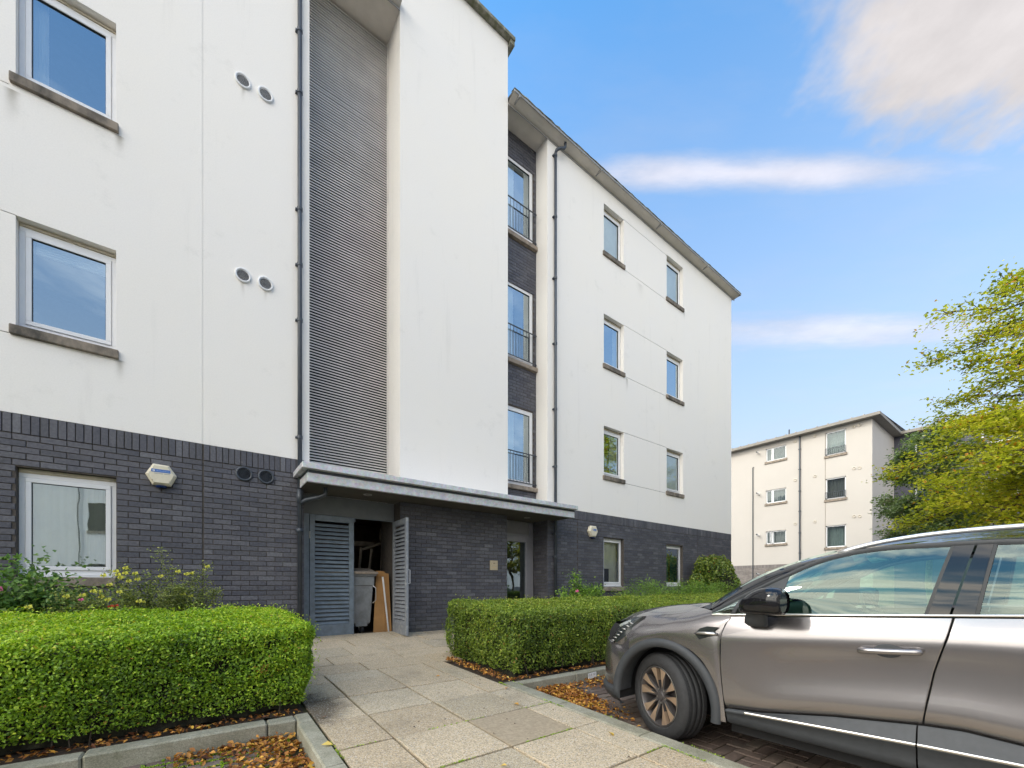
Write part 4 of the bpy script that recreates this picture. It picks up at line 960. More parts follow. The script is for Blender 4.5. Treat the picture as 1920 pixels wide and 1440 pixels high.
for (y0, z0) in ((4.5, 9.9), (4.5, 3.1), (4.5, 6.6), (1.5, 9.9), (1.5, 6.6)):
    g = MB(); w = bpy.data.objects.new('window', None); COL.objects.link(w); w.parent = far
    for q in ((0, 1.5, 0, .08), (0, 1.5, 1.02, 1.1), (0, .08, .08, 1.02), (1.42, 1.5, .08, 1.02)): g.box(38.42, 38.49, y0 + q[0], y0 + q[1], z0 + q[2], z0 + q[3])
    g.obj('frame', M['upvc'], w); g = MB(); g.box(38.45, 38.48, y0 + .08, y0 + 1.42, z0 + .08, z0 + 1.02); g.obj('pane', plain('dark_far_pane', (.05, .07, .09), .1), w)
g = MB(); g.box(FX - .09, FX - .01, 10.96, 11.04, 2.0, FZ)
for z in (10.6, 9.2, 7.7, 6.3, 4.8, 3.4): g.box(FX - .11, FX - .0, 10.93, 11.07, z, z + .06)
g.obj('downpipe', M['pipe'], far)
g = MB(); g.tube([(FX - .05, 14.0, 10.05), (FX - .05, 14.08, 10.05), (FX - .05, 14.08, -.3)], .03, 6)
g.obj('waste_pipe', M['pipe'], far)
g = MB(); g.box(FX + .0, FX - .012, 9.52, 9.54, 2.9, FZ - .3); g.obj('movement_joint', M['stone'], far)
vm = MB(); vm.lathe([(.11, 0), (.10, .03), (.06, .035), (.055, .01), (0, .01)], (0, 0, 0), (-1, 0, 0), 16); vme = vm.mesh('air_vent', plain('cream_vent', (.55, .5, .43), .6), True)
for y, z in ((8.0, 11.66), (7.74, 11.62), (8.0, 8.64), (7.72, 8.61), (8.0, 5.58), (7.72, 5.55), (10.12, 11.3), (10.12, 8.58), (10.12, 5.5), (11.29, 11.25), (11.29, 8.55), (11.29, 5.5)): mkobj('air_vent', vme, far, (FX - .002, y, min(z, 11.3) if z > 11 else z))
for z in (11.0, 7.96, 4.9, 2.0):
    g = MB(); g.tube([(FX, 13.67, z), (FX - .35, 13.67, z + .05)], .065, 12); g.obj('boiler_flue', M['upvc'], far); 
    g = MB(); g.tube([(FX - .352, 13.67, z + .05), (FX - .40, 13.67, z + .055)], .05, 12); g.obj('flue_mouth', M['gasket'], far)
g = MB(); g.tube([(FX + 1.5, 12.2, FZ + .2), (FX + 1.5, 12.2, FZ + 1.15)], .05, 6); g.tube([(FX + 1.5, 12.0, FZ + .75), (FX + 1.5, 12.5, FZ + .75)], .02, 5); g.obj('roof_aerial', M['pipe'], far)
# bare wire draped near the far corner of our block
t = MB(); t.tube([(XE + .1, 7.4, .95), (XE + .6, 7.0, 1.12), (XE + 1.3, 6.4, 1.02), (XE + 1.9, 5.9, .7)], .03, 6); o = t.obj('garden_hose', M['stone']); o['label'] = 'pale hose arching over the ground beyond the round bush'; o['category'] = 'hose'

# block on the other side of the car park (seen mirrored in the ground floor glass)
opp = thing('apartment_building', 'cream rendered block opposite the entrance, seen mirrored in the lower left window', 'apartment building')
OY = -13.5
g = MB(); hol = []
for i in range(-5, 5):
    for k in range(4): hol.append((i * 3.6 + 2.75, i * 3.6 + 3.75, 1.3 + k * 3 - .4, 2.5 + k * 3 - .3))
t_ = MB(); wall_holes(t_, -20, 19, -.5, 11.4, 0, hol, .15); g.add([(v[0], OY - v[1], v[2]) for v in t_.v], t_.f); g.poly([(-20, OY, -.5), (-20, OY, 11.4), (-20, OY - 10, 11.4), (-20, OY - 10, -.5)]); g.poly([(19, OY, -.5), (19, OY, 11.4), (19, OY - 10, 11.4), (19, OY - 10, -.5)])
g.obj('wall', M['render'], opp)
for q in hol:
    g = MB(); g.box(q[0], q[1], OY - .13, OY - .10, q[2], q[3]); w = g.obj('window', M['lamp_dark'], opp)
    g = MB(); g.box(q[0] - .05, q[1] + .05, OY - .05, OY + .06, q[2] - .13, q[2] - .001); g.obj('window_sill', M['stone'], w)
g = MB(); g.box(-20.4, 19.4, OY - 10, OY + .4, 11.4, 11.65); g.obj('roof', M['zinc'], opp)
g = MB(); g.tube([(-4.75, OY + .06, 0), (-4.75, OY + .06, 11.4)], .022, 8); g.tube([(6.2, OY + .06, 0), (6.2, OY + .06, 11.4)], .05, 8); g.obj('downpipe', M['pipe'], opp)
#PART2
# ------------------------------------------------------------------ foliage
def leafmesh(name, P, Nn, size, asp, tint_, mat, fold=.25, tang=None):
    n = len(P); P = np.asarray(P, float); Nn = np.asarray(Nn, float); Nn /= np.linalg.norm(Nn, axis=1, keepdims=True) + 1e-9
    if tang is None: tang = rng.normal(size=(n, 3))
    T = tang - Nn * np.sum(tang * Nn, 1, keepdims=True); T /= np.linalg.norm(T, axis=1, keepdims=True) + 1e-9
    B = np.cross(Nn, T); s = np.broadcast_to(np.asarray(size, float).reshape(-1, 1), (n, 1)); w = s * asp
    V = np.empty((n, 4, 3)); V[:, 0] = P - T * s * .5; V[:, 2] = P + T * s * .5
    V[:, 1] = P + B * w * .5 + Nn * w * fold - T * s * .05; V[:, 3] = P - B * w * .5 + Nn * w * fold - T * s * .05
    me = bpy.data.meshes.new(name); me.vertices.add(n * 4); me.vertices.foreach_set('co', V.ravel())
    idx = np.arange(n)[:, None] * 4; tri = np.concatenate([idx + np.array([[0, 1, 2]]), idx + np.array([[0, 2, 3]])], 1).ravel()
    me.loops.add(n * 6); me.loops.foreach_set('vertex_index', tri.astype(np.int32)); me.polygons.add(n * 2)
    me.polygons.foreach_set('loop_start', (np.arange(n * 2) * 3).astype(np.int32)); me.polygons.foreach_set('loop_total', np.full(n * 2, 3, np.int32))
    at = me.attributes.new('tint', 'FLOAT', 'POINT'); at.data.foreach_set('value', np.repeat(np.clip(tint_, 0, 1), 4).astype(np.float32))
    me.materials.append(mat); me.update(); me.validate(); return me
def vnoise(P, f, seed=0):
    # cheap smooth pseudo-noise from sines
    r = np.random.default_rng(seed); out = np.zeros(len(P))
    for k in range(7):
        d = r.normal(size=3); d /= np.linalg.norm(d); out += np.sin(P @ d * f * (1 + .35 * k) * 2 * math.pi + r.uniform(0, 6.3)) / (1 + .3 * k)
    return out / 3.2
def hedge(name, label, x0, x1, y0, y1, zf, zb, n, size, mat, seed, left_end=None, right_end=None, group=None):
    t = thing(name, label, 'hedge', 'clipped hedges flanking the path')
    r = np.random.default_rng(seed); gz0 = pz((y0 + y1) / 2) - .02
    # surface samples: front, top, ends, back
    H = zb - gz0; A = [(x1 - x0) * H * 1.25, (x1 - x0) * (y1 - y0), (y1 - y0) * H * 1.3, (y1 - y0) * H * 1.3, (x1 - x0) * H * .25]
    cnt = [int(n * a / sum(A)) for a in A]; Ps = []; Ns = []
    def add(u, v, side, m_):
        X = np.empty(m_); Y = np.empty(m_); Z = np.empty(m_); Nn = np.zeros((m_, 3))
        if side == 0: X = x0 + (x1 - x0) * u; Z = gz0 + .05 + (zf - gz0 - .05) * v; Y = np.full(m_, y0); Nn[:, 1] = -1
        if side == 1: X = x0 + (x1 - x0) * u; Y = y0 + (y1 - y0) * v; Z = zf + (zb - zf) * v; Nn[:, 2] = 1
        if side == 2: Y = y0 + (y1 - y0) * u; X = np.full(m_, x1); Z = gz0 + .05 + (zf + (zb - zf) * u - gz0 - .05) * v; Nn[:, 0] = 1
        if side == 3: Y = y0 + (y1 - y0) * u; X = np.full(m_, x0); Z = gz0 + .05 + (zf + (zb - zf) * u - gz0 - .05) * v; Nn[:, 0] = -1
        if side == 4: X = x0 + (x1 - x0) * u; Z = gz0 + .05 + (zb - gz0 - .05) * v; Y = np.full(m_, y1); Nn[:, 1] = 1
        Ps.append(np.stack([X, Y, Z], 1)); Ns.append(Nn)
    for sd_, c in enumerate(cnt): add(r.random(c), r.random(c) ** (.85 if sd_ == 0 else 1), sd_, c)
    P = np.concatenate(Ps); Nn = np.concatenate(Ns)
    # round the edges: pull points near edges inwards
    cen = np.array([(x0 + x1) / 2, (y0 + y1) / 2, gz0]); rr = .13
    topz = zf + (zb - zf) * np.clip((P[:, 1] - y0) / (y1 - y0), 0, 1)
    q = np.stack([np.clip(P[:, 0], x0 + rr, x1 - rr), np.clip(P[:, 1], y0 + rr, y1 - rr), np.minimum(P[:, 2], topz - rr)], 1)
    d = P - q; ln = np.linalg.norm(d, axis=1, keepdims=True) + 1e-6; dn = d / ln
    low = np.clip((P[:, 2] - gz0) / .35, 0, 1)
    bump_ = vnoise(P, .7, seed + 1) * .038 + vnoise(P, 2.6, seed + 2) * .030 + vnoise(P, 8, seed + 3) * .012
    depth = np.abs(r.normal(0, .032, len(P))); stick = (r.random(len(P)) < .045) * r.random(len(P)) ** 1.5 * .075
    P = q + dn * (rr + bump_[:, None] - depth[:, None] + stick[:, None]) - Nn * ((1 - low) ** 2 * .10)[:, None]
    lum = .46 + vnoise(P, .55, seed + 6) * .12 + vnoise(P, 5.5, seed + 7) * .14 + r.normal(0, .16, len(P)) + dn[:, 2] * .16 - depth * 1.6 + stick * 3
    # thin the lower front for gaps
    keep = (r.random(len(P)) < .55 + .45 * np.clip((P[:, 2] - gz0) / .28, 0, 1)) & ~((vnoise(P, 2.3, seed + 9) > .66) & (r.random(len(P)) < .62))
    P = P[keep]; dn = dn[keep]; lum = lum[keep]
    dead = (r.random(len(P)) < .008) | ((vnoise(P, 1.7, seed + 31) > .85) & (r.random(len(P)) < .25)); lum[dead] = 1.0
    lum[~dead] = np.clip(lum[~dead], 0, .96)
    LN = dn * .55 + r.normal(0, .55, P.shape) + np.array([0, 0, .35])
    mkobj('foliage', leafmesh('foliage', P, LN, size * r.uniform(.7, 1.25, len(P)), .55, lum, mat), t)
    # inner body of twigs
    g = MB(); ii = .11; nx = 40; ny = 10; rows_ = []
    prof = [(y0 + ii + .03, gz0), (y0 + ii, gz0 + .25), (y0 + ii, zf - ii - .04), (y0 + ii + .07, zf - ii + .01), (y1 - ii - .06, zb - ii), (y1 - ii, zb - ii - .07), (y1 - ii, gz0)]
    for i in range(nx + 1):
        X = x0 + ii + (x1 - x0 - 2 * ii) * i / nx; rows_.append([(X, a + r.normal(0, .012), b + r.normal(0, .012)) for a, b in prof])
    g.grid(rows_); g.poly(rows_[0]); g.poly(rows_[-1][::-1]); g.obj('twigs', M['core'], t)
    # bare stems low down at the front
    g = MB()
    for i in range(int((x1 - x0) * 7)):
        X = r.uniform(x0 + .05, x1 - .05); Y = y0 + r.uniform(.04, .14); g.tube([(X, Y, gz0 - .02), (X + r.normal(0, .03), Y + r.normal(0, .02), gz0 + .15), (X + r.normal(0, .08), Y - .02, gz0 + .36)], [.0045, .004, .002], 5, False)
    for i in range(int((x1 - x0) * 9)):
        X = r.uniform(x0, x1); Y = r.uniform(y0, y1); zt = zf + (zb - zf) * (Y - y0) / (y1 - y0); g.tube([(X, Y, zt - .08), (X + r.normal(0, .02), Y + r.normal(0, .02), zt + r.uniform(.01, .06))], [.0025, .001], 4, False)
    g.obj('stems', M['bark'], t, kind='stuff'); return t
hedge('box_hedge', 'bright green clipped hedge left of the path, behind the front kerb', -3.2, .77, 3.88, 5.75,   .875, .955, 205000, .0235, M['leaf_hedge'], 11)
h2 = hedge('box_hedge', 'olive green clipped hedge right of the path, behind the parked car', 2.80, 11.5, 3.74, 5.45, .90, .985, 190000, .028, M['leaf_hedge2'], 23)

def limb(g, a, b, r0, r1, n=5, sag=.0, wob_=.06):
    a, b = Vector(a), Vector(b); L_ = (b - a).length; pts = []
    for i in range(n + 1):
        f = i / n; p = a.lerp(b, f); p += Vector(rng.normal(size=3)) * wob_ * L_ * math.sin(math.pi * f) * .5; p.z += sag * math.sin(math.pi * f); pts.append(p)
    g.tube(pts, [r0 + (r1 - r0) * i / n for i in range(n + 1)], 7, False); return pts
def cluster(pts, per, spread, flat=1.0):
    P = np.repeat(np.array([tuple(p) for p in pts]), per, axis=0); return P + rng.normal(size=P.shape) * np.array([spread, spread, spread * flat])
def shrub(name, label, cat, base, tips, leaf, lsize, per, spread, r0=.006, flowers=None, asp=.6, group=None, flat=.8, density=9):
    t = thing(name, label, cat, group); g = MB(); allp = []
    for tp in tips:
        p = limb(g, (base[0] + rng.normal(0, .06), base[1] + rng.normal(0, .04), base[2]), tp, r0, r0 * .35, 6, 0, .10)
        D = catmull(p, density); allp += D[density // 4:]
    g.obj('stems', M['stem'], t, kind='stuff')
    P = cluster(allp, per, spread, flat); k = len(P)
    tt = .45 + vnoise(P, 4, 3) * .2 + rng.normal(0, .22, k)
    mkobj('foliage', leafmesh('foliage', P, rng.normal(0, .6, (k, 3)) + [0, -.25, .8], lsize * rng.uniform(.6, 1.3, k), asp, tt, leaf), t)
    if flowers:
        mat, pts, s = flowers
        for q in pts:
            f = MB()
            for j in range(9):
                a = j * 2.4; rr = s * (.30 + .35 * (j / 9)); c = Vector(q); zz = -.5 + 1.5 * ((j * .37) % 1); d = Vector((math.cos(a), math.sin(a), zz)).normalized(); b = d.cross(Vector((.3, -1, .4))).normalized()
                p0 = c; p1 = c + d * rr * .6 + b * rr * .75; p2 = c + d * rr + Vector((0, 0, rr * .15)); p3 = c + d * rr * .6 - b * rr * .45; f.add([p0, p1, p2, p3], [(0, 1, 2), (0, 2, 3)])
            f.obj('flower', M[mat], t)
    return t
# shrubs between left hedge and the wall
gz = pz(6.5)
tips = [(rng.uniform(-1.95, -1.05), rng.uniform(6.3, 6.9), rng.uniform(.9, 1.33)) for _ in range(22)] + [(-1.43, 6.6, 1.42), (-1.6, 6.5, 1.35), (-.98, 6.5, 1.02)]
shrub('rose_bush', 'rose bush with pink bloom below the lower left window', 'rose bush', (-1.5, 6.6, gz), tips, M['leaf_rose'], .058, 52, .11, flowers=('fl_pink', [(-1.60, 6.30, 1.15)], .075))
t_ = [(-.408, 6.55, 1.60), (-.69, 6.5, 1.38), (-.80, 6.5, 1.34), (-.60, 6.5, 1.28), (.045, 6.5, 1.42), (-.10, 6.5, 1.33), (-.27, 6.55, 1.38), (-.5, 6.5, 1.32), (.02, 6.55, 1.22), (.14, 6.5, 1.12)]
t_ += [(rng.uniform(-.85, .15), rng.uniform(6.3, 6.8), rng.uniform(.95, 1.2)) for _ in range(26)]
shrub('flowering_shrub', 'wiry shrub with small yellow flowers against the brick left of the bin store', 'shrub', (-.35, 6.6, gz), t_, M['leaf_pot'], .027, 46, .040, .004, ('fl_yellow', [(.045, 6.5, 1.425), (-.70, 6.46, 1.39), (-.78, 6.46, 1.35), (-.62, 6.46, 1.33), (-.74, 6.45, 1.28), (-.83, 6.45, 1.20), (-.67, 6.44, 1.24), (-.40, 6.5, 1.30), (-.11, 6.48, 1.34), (-.24, 6.48, 1.36), (-.19, 6.45, 1.08), (-.55, 6.40, 1.0), (-.88, 6.45, 1.30), (-.60, 6.46, 1.26), (-.76, 6.44, 1.31), (-.70, 6.44, 1.33), (-.12, 6.45, 1.06), (-.16, 6.46, 1.33)], .055), .6, density=14)
tt2 = [(rng.uniform(-1.25, -.7), rng.uniform(6.1, 6.5), rng.uniform(.92, 1.15)) for _ in range(16)]
shrub('flowering_shrub', 'low shrub with yellow flowers beneath the window sill, between rose bush and tall shrub', 'shrub', (-.97, 6.4, gz), tt2, M['leaf_pot'], .030, 50, .06, .004, ('fl_yellow', [(-.93, 6.25, 1.13), (-.88, 6.22, 1.12), (-1.0, 6.2, 1.09), (-.86, 6.2, 1.07), (-.72, 6.2, 1.12), (-1.33, 6.0, .985), (-1.1, 6.1, 1.08), (-.80, 6.12, 1.04), (-.55, 6.05, 1.02)], .055), density=10)
shrub('rose_bush', 'small rose with one pink bloom in front of the window sill', 'rose bush', (-1.05, 6.2, gz), [(-1.05, 6.1, 1.02), (-1.0, 6.15, 1.05), (-1.1, 6.1, 1.0), (-.95, 6.1, 1.0)], M['leaf_rose'], .03, 7, .03, .004, ('fl_pink', [(-.97, 5.95, 1.05)], .04))
shrub('rose_bush', 'low rose with a red bloom just above the left hedge', 'rose bush', (-.72, 5.95, pz(5.9)), [(-.72, 5.9, .93), (-.68, 5.95, .96), (-.76, 5.9, .94)], M['leaf_rose'], .03, 8, .03, .004, ('fl_red', [(-.70, 5.80, .985), (-.74, 5.81, .98)], .045))
# shrubs behind the right hedge
tr = [(rng.uniform(5.9, 7.1), rng.uniform(6.0, 6.6), rng.uniform(.95, 1.16)) for _ in range(30)] + [(6.45, 6.4, 1.44), (6.48, 6.4, 1.36), (6.4, 6.4, 1.3)]
shrub('rose_bush', 'leafy rose with one pink bloom behind the right hedge near the downpipe', 'rose bush', (6.5, 6.5, gz), tr, M['leaf_fern'], .05, 34, .08, flowers=('fl_pink', [(5.83, 5.75, 1.075)], .085))
tj = [(rng.uniform(8.2, 13.2), rng.uniform(5.9, 7.0), rng.uniform(.95, 1.30)) for _ in range(90)]
t = thing('juniper', 'spreading feathery green juniper under the two right ground floor windows', 'shrub'); g = MB(); allp = []
for tp in tj:
    p = limb(g, (tp[0] + rng.normal(0, .3), 6.7, .3), tp, .008, .003, 5); allp += catmull(p, 9)[3:]
g.obj('stems', M['stem'], t, kind='stuff'); P = cluster(allp, 26, .085, .6); k = len(P)
mkobj('foliage', leafmesh('foliage', P, rng.normal(0, .5, (k, 3)) + [0, -.2, .8], .085 * rng.uniform(.6, 1.3, k), .16, .45 + vnoise(P, 1.2, 5) * .3 + rng.normal(0, .18, k), M['leaf_fern']), t)
# round glossy bush by the far corner
t = thing('round_bush', 'round glossy bush against the far brick corner of the flats', 'bush'); C0 = np.array([13.45, 6.95, 1.27]); k = 17000
v = rng.normal(size=(k, 3)); v /= np.linalg.norm(v, axis=1, keepdims=True); rad = .62 + .33 * rng.random((k, 1)) ** .5
rad *= (1 + .16 * vnoise(v * 1.0, 1.3, 9) + .10 * vnoise(v * 1.0, 3.1, 19))[:, None]; P = C0 + v * rad * np.array([1.12, .62, .98]); keep = P[:, 2] > .45; P = P[keep]; v = v[keep]; rad = rad[keep]
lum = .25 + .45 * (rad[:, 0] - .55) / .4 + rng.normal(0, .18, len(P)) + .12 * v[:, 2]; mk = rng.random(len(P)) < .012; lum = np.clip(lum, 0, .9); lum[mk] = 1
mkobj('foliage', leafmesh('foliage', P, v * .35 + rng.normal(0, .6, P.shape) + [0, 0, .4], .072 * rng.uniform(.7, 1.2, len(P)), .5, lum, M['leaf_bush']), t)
g = MB(); g.lathe([(0, -.6), (.4, -.5), (.6, -.1), (.55, .3), (.3, .55), (0, .62)], C0, (0, 0, 1), 16); mo = g.obj('twigs', M['core'], t)
for i in range(7): g = MB(); limb(g, (13.4 + rng.normal(0, .05), 6.95, .25), (13.45 + rng.normal(0, .4), 6.95 + rng.normal(0, .2), 1.2), .03, .012); g.obj('branch', M['bark'], t)

# trees
def tree(name, label, base, height, trunk_r, layers, leafn, lsize, mat, bark, seed, spread, flat, cover=1.):
    global rng; keep_ = rng; rng = np.random.default_rng(seed)
    t = thing(name, label, 'tree', None, (0, 0, 0)); base = Vector(base); g = MB()
    top = base + Vector((rng.normal(0, .3), rng.normal(0, .3), height)); tr_ = limb(g, base, top, trunk_r, trunk_r * .12, 10, 0, .03); g.obj('trunk', M[bark], t, True)
    g = MB(); tw = []
    D = catmull(tr_, 60)
    for f, n, ln, rise in layers:
        o = D[min(59, int(f * 59))]
        for i in range(n):
            a = 2 * math.pi * (i + rng.random() * .8) / n + f * 9; L_ = ln * rng.uniform(.7, 1.15)
            e = o + Vector((math.cos(a) * L_, math.sin(a) * L_, rise * L_ + rng.normal(0, .15)))
            m_ = limb(g, o, e, trunk_r * .38 * (1 - f * .6), .012, 6, .1 * L_, .12); MD = catmull(m_, 14)
            for j in range(3, 14):
                for s__ in (-1, 1):
                    l2 = L_ * .36 * (1 - .5 * j / 14) * rng.uniform(.5, 1.2); aa = a + s__ * rng.uniform(.6, 1.2); e2 = MD[j] + Vector((math.cos(aa) * l2, math.sin(aa) * l2, rng.normal(.02, .12)))
                    m2_ = limb(g, MD[j], e2, .012, .004, 3, .03, .15); tw += catmull(m2_, 6)[1:]
            tw += MD[6:]
    g.obj('branches', M[bark], t, kind='stuff')
    tw = np.array([tuple(p) for p in tw]); idx = rng.integers(0, len(tw), leafn); P = tw[idx] + rng.normal(size=(leafn, 3)) * np.array([spread, spread, spread * flat])
    ms = (vnoise(P, .22, seed + 4) > -.75) & (rng.random(len(P)) < np.clip(1.18 - .105 * (P[:, 2] - 3.5), .25, 1)); P = P[ms]; k = len(P)
    c = P.mean(0); lum = .42 + vnoise(P, .5, seed + 1) * .22 + rng.normal(0, .17, k); mk = rng.random(k) < .03; lum[mk] = 1.
    me = leafmesh('crown', P, rng.normal(0, .45, (k, 3)) + [0, 0, 1], lsize * rng.uniform(.6, 1.25, k), .62, lum, mat)
    mkobj('crown', me, t); rng = keep_; return t
tree('yellowing_tree', 'tall tree with yellow green leaves in layers beside the parked car', (19.9, -.25, -.1), 9.8, .17, [(.27, 6, 3.3, .06), (.33, 7, 3.7, .08), (.39, 7, 3.9, .10), (.45, 7, 3.9, .12), (.52, 7, 3.8, .14), (.59, 7, 3.6, .18), (.66, 5, 3.3, .2), (.74, 5, 3.3, .24), (.82, 5, 3.1, .30), (.90, 4, 2.7, .34), (.97, 4, 2.1, .4)], 78000, .125, M['leaf_tree'], 'bark', 5, .20, .5)
tree('yellowing_tree', 'yellow green tree in the car park, seen mirrored in the glass entrance door', (16.8, -6.4, -.1), 7.5, .14, [(.3, 6, 2.4, .2), (.42, 6, 2.6, .2), (.55, 6, 2.4, .3), (.7, 6, 2.0, .4), (.85, 5, 1.3, .6)], 22000, .16, M['leaf_tree'], 'bark', 15, .2, .7)
tree('slender_tree', 'slender grey green tree with pale trunk between the cream block and the yellow tree', (25.6, 3.55, -.4), 8.3, .15, [(.42, 5, 1.5, .35), (.5, 5, 1.8, .4), (.6, 5, 1.8, .4), (.7, 5, 1.6, .5), (.8, 5, 1.2, .6), (.9, 4, .9, .8)], 26000, .14, M['leaf_tree2'], 'bark_pale', 8, .17, .9)

# ------------------------------------------------------------------ fallen leaves
def litter(name, n, fn, size, parent=None):
    P = []; 
    while len(P) < n:
        q = fn()
        if q is not None: P.append(q)
    P = np.array(P); k = len(P)
    me = leafmesh(name, P, rng.normal(0, .45, (k, 3)) + [0, 0, 1], size * rng.uniform(.5, 1.25, k), .55, rng.beta(2.2, 2.2, k), M['leaf_dead'], .35); return mkobj(name, me, parent, kind='stuff')
def fL():
    x = .57 - abs(rng.normal(0, .22)); y = rng.uniform(1.5, 3.68); lim = .57 - .42 - .10 * math.sin(y * 5); 
    if rng.random() < .5: x = rng.uniform(.12, .57)
    if y > 3.2 and rng.random() < .4: x = rng.uniform(-.15, .5); y = 3.68 - abs(rng.normal(0, .10))
    if x < -.3: return None
    return (x, y, bz(y) + .012 + abs(rng.normal(0, .016)))
litter('leaf_litter', 2600, fL, .048)
def fR():
    if rng.random() < .72: x = rng.uniform(2.78, 3.35); y = 3.55 - abs(rng.normal(0, .45)) ; 
    else: x = rng.uniform(2.78, 5.6); y = 3.57 - abs(rng.normal(0, .16))
    if y < 2.35 + .3 * math.sin(x * 4): return None
    if x > 3.2 and y < 3.0 and rng.random() < .6: return None
    return (x, y, bz(y) + .012 + abs(rng.normal(0, .018)))
litter('leaf_litter', 3800, fR, .045)
def fK():
    x = rng.uniform(-2.4, .66); y = 3.85 + abs(rng.normal(0, .07)); return (x, y, pz(y) + .004 + abs(rng.normal(0, .008)))
litter('leaf_litter', 420, fK, .042)
def fK2():
    if rng.random() < .5: x = rng.uniform(2.66, 2.82); y = rng.uniform(3.75, 5.2)
    else: x = rng.uniform(2.7, 5.5); y = 3.73 + abs(rng.normal(0, .04))
    return (x, y, pz(y) + .006 + abs(rng.normal(0, .01)))
litter('leaf_litter', 700, fK2, .040)
def one_leaf(px, py, sz, tintv, label, off=.0, rotz=None):
    # position on the path, in metres
    P = np.array([(px, py, pz(py) + off + .010)]); t = mkobj('fallen_leaf', leafmesh('fallen_leaf', np.zeros((1, 3)), np.array([[rng.normal(0, .2), rng.normal(0, .2), 1]]), sz, .62, np.array([tintv]), M['leaf_dead'], .3), None, tuple(P[0]))
    t['label'] = label; t['category'] = 'leaf'; t['group'] = 'leaves lying on the path'
for a in ((.675, 3.03, .075, .97, 'pale yellow leaf lying over the joint beside the left kerb'), (2.15, 4.34, .055, .72, 'orange leaf on the slab nearest the gap between the hedges'), (2.28, 3.02, .07, .80, 'orange leaf on the slab near the right edging'),
          (1.48, 2.09, .05, .95, 'small yellow leaf in the middle of the path'), (2.44, 2.05, .065, .93, 'yellow leaf on the narrow slab beside the right edging'), (1.60, 1.58, .07, .90, 'pale brown leaf at the bottom edge of the photo'), (2.52, 3.50, .06, .5, 'brown leaf by the corner of the right hedge'),
          (.78, 3.62, .07, .35, 'red brown leaf by the corner of the left hedge'), (1.72, 2.55, .035, .05, 'tiny dark leaf on the grey brown slab')): one_leaf(*a)
# dark flecks (seeds) on the slabs
P = np.array([(x, y, pz(y) + .006) for x, y in zip(rng.uniform(.8, 2.55, 60), rng.uniform(1.2, 4.8, 60))])
mkobj('seed_litter', leafmesh('seed_litter', P, rng.normal(0, .3, (60, 3)) + [0, 0, 1], rng.uniform(.008, .026, 60), .6, rng.uniform(0, .15, 60), M['leaf_dead'], .4), None, kind='stuff')
# moss tufts along joints and edging
P = []
for _ in range(2600):
    if rng.random() < .6: x = rng.choice([2.603, 2.603, 2.757, .71]) + rng.normal(0, .006); y = rng.uniform(.9, 3.8)
    else: x = rng.uniform(.75, 2.6); y = rng.choice([1.10, 1.705, 2.311]) + rng.normal(0, .004) if rng.random() < .8 else 2.917
    if math.sin(x * 7 + y * 5.3) + math.sin(y * 9.1) < .75: continue
    P.append((x, y, pz(y) - .001 + rng.random() * .006))
for _ in range(5000):
    x = -.9 + 1.4 * rng.random(); y = 3.7 - abs(rng.normal(0, .28)); 
    j = round((3.72 - y) / .105); 
    if rng.random() < .6: y = 3.72 - .105 * j + rng.normal(0, .005)
    else: x = round(x / .21) * .21 + (.105 if j % 2 else 0) + rng.normal(0, .005)
    P.append((x, y, bz(y) + .002 + rng.random() * .006))
P = np.array(P); k = len(P)
mkobj('moss', leafmesh('moss', P, rng.normal(0, .8, (k, 3)) + [0, 0, .5], .012 * rng.uniform(.6, 1.4, k), .7, rng.uniform(.35, .85, k), M['leaf_hedge'], .3), None, kind='stuff')

# ------------------------------------------------------------------ car
XC = 3.78
car = thing('parked_car', 'taupe grey compact crossover car parked nose to the hedge on the right', 'car')
def mir(rows_): return [[Vector((2 * XC - p[0], p[1], p[2])) for p in r] for r in rows_]
def cpanel(name, curves, mat, nu=28, nv=12, both=True, arc=True, thick=True, label=None):
    rows_ = loft(curves, nu, nv, arc); g = MB(); g.grid(rows_)
    o = g.obj(name, mat if not isinstance(mat, str) else M[mat], car, True)
    if label: o['label'] = label
    if both: g = MB(); g.grid(mir(rows_), True); g.obj(name, mat if not isinstance(mat, str) else M[mat], car, True)
    return rows_
X0 = 2.88
def belt(y): return .992 + .052 * (1.53 - y) - (.02 * max(0, -.4 - y))
def zpaint(y): return float(np.interp(y, [-1.3, -.6, -.1, .1, .28, .42, .8, 1.2, 1.45], [.40, .40, .47, .487, .502, .493, .443, .369, .345]))
def dprof(f, y):
    hol = float(np.interp(f, [.13, .22, .33, .45, .56, .66, .74], [0, .005, .011, .013, .011, .005, 0])) * max(0, min(1, (1.46 - y) / .42)) ** 1.3
    return hol + float(np.interp(f, [0, .035, .08, .13, .74, .79, .83, .91, 1.0], [.028, .012, .004, .001, .001, .001, .006, .022, .045]))
def cutF(z): return float(np.interp(z, [.20, .30, .45, .667, .85, .92, 1.02], [1.405, 1.411, 1.432, 1.450, 1.446, 1.425, 1.395]))
def cutB(z): return float(np.interp(z, [.20, .385, .45, .6, .77, .85, .95, 1.07], [.455, .437, .43, .41, .383, .362, .335, .315]))
FR = [0, .035, .07, .11, .16, .22, .28, .34, .42, .50, .57, .63, .68, .72, .77, .82, .88, .94, 1.0]
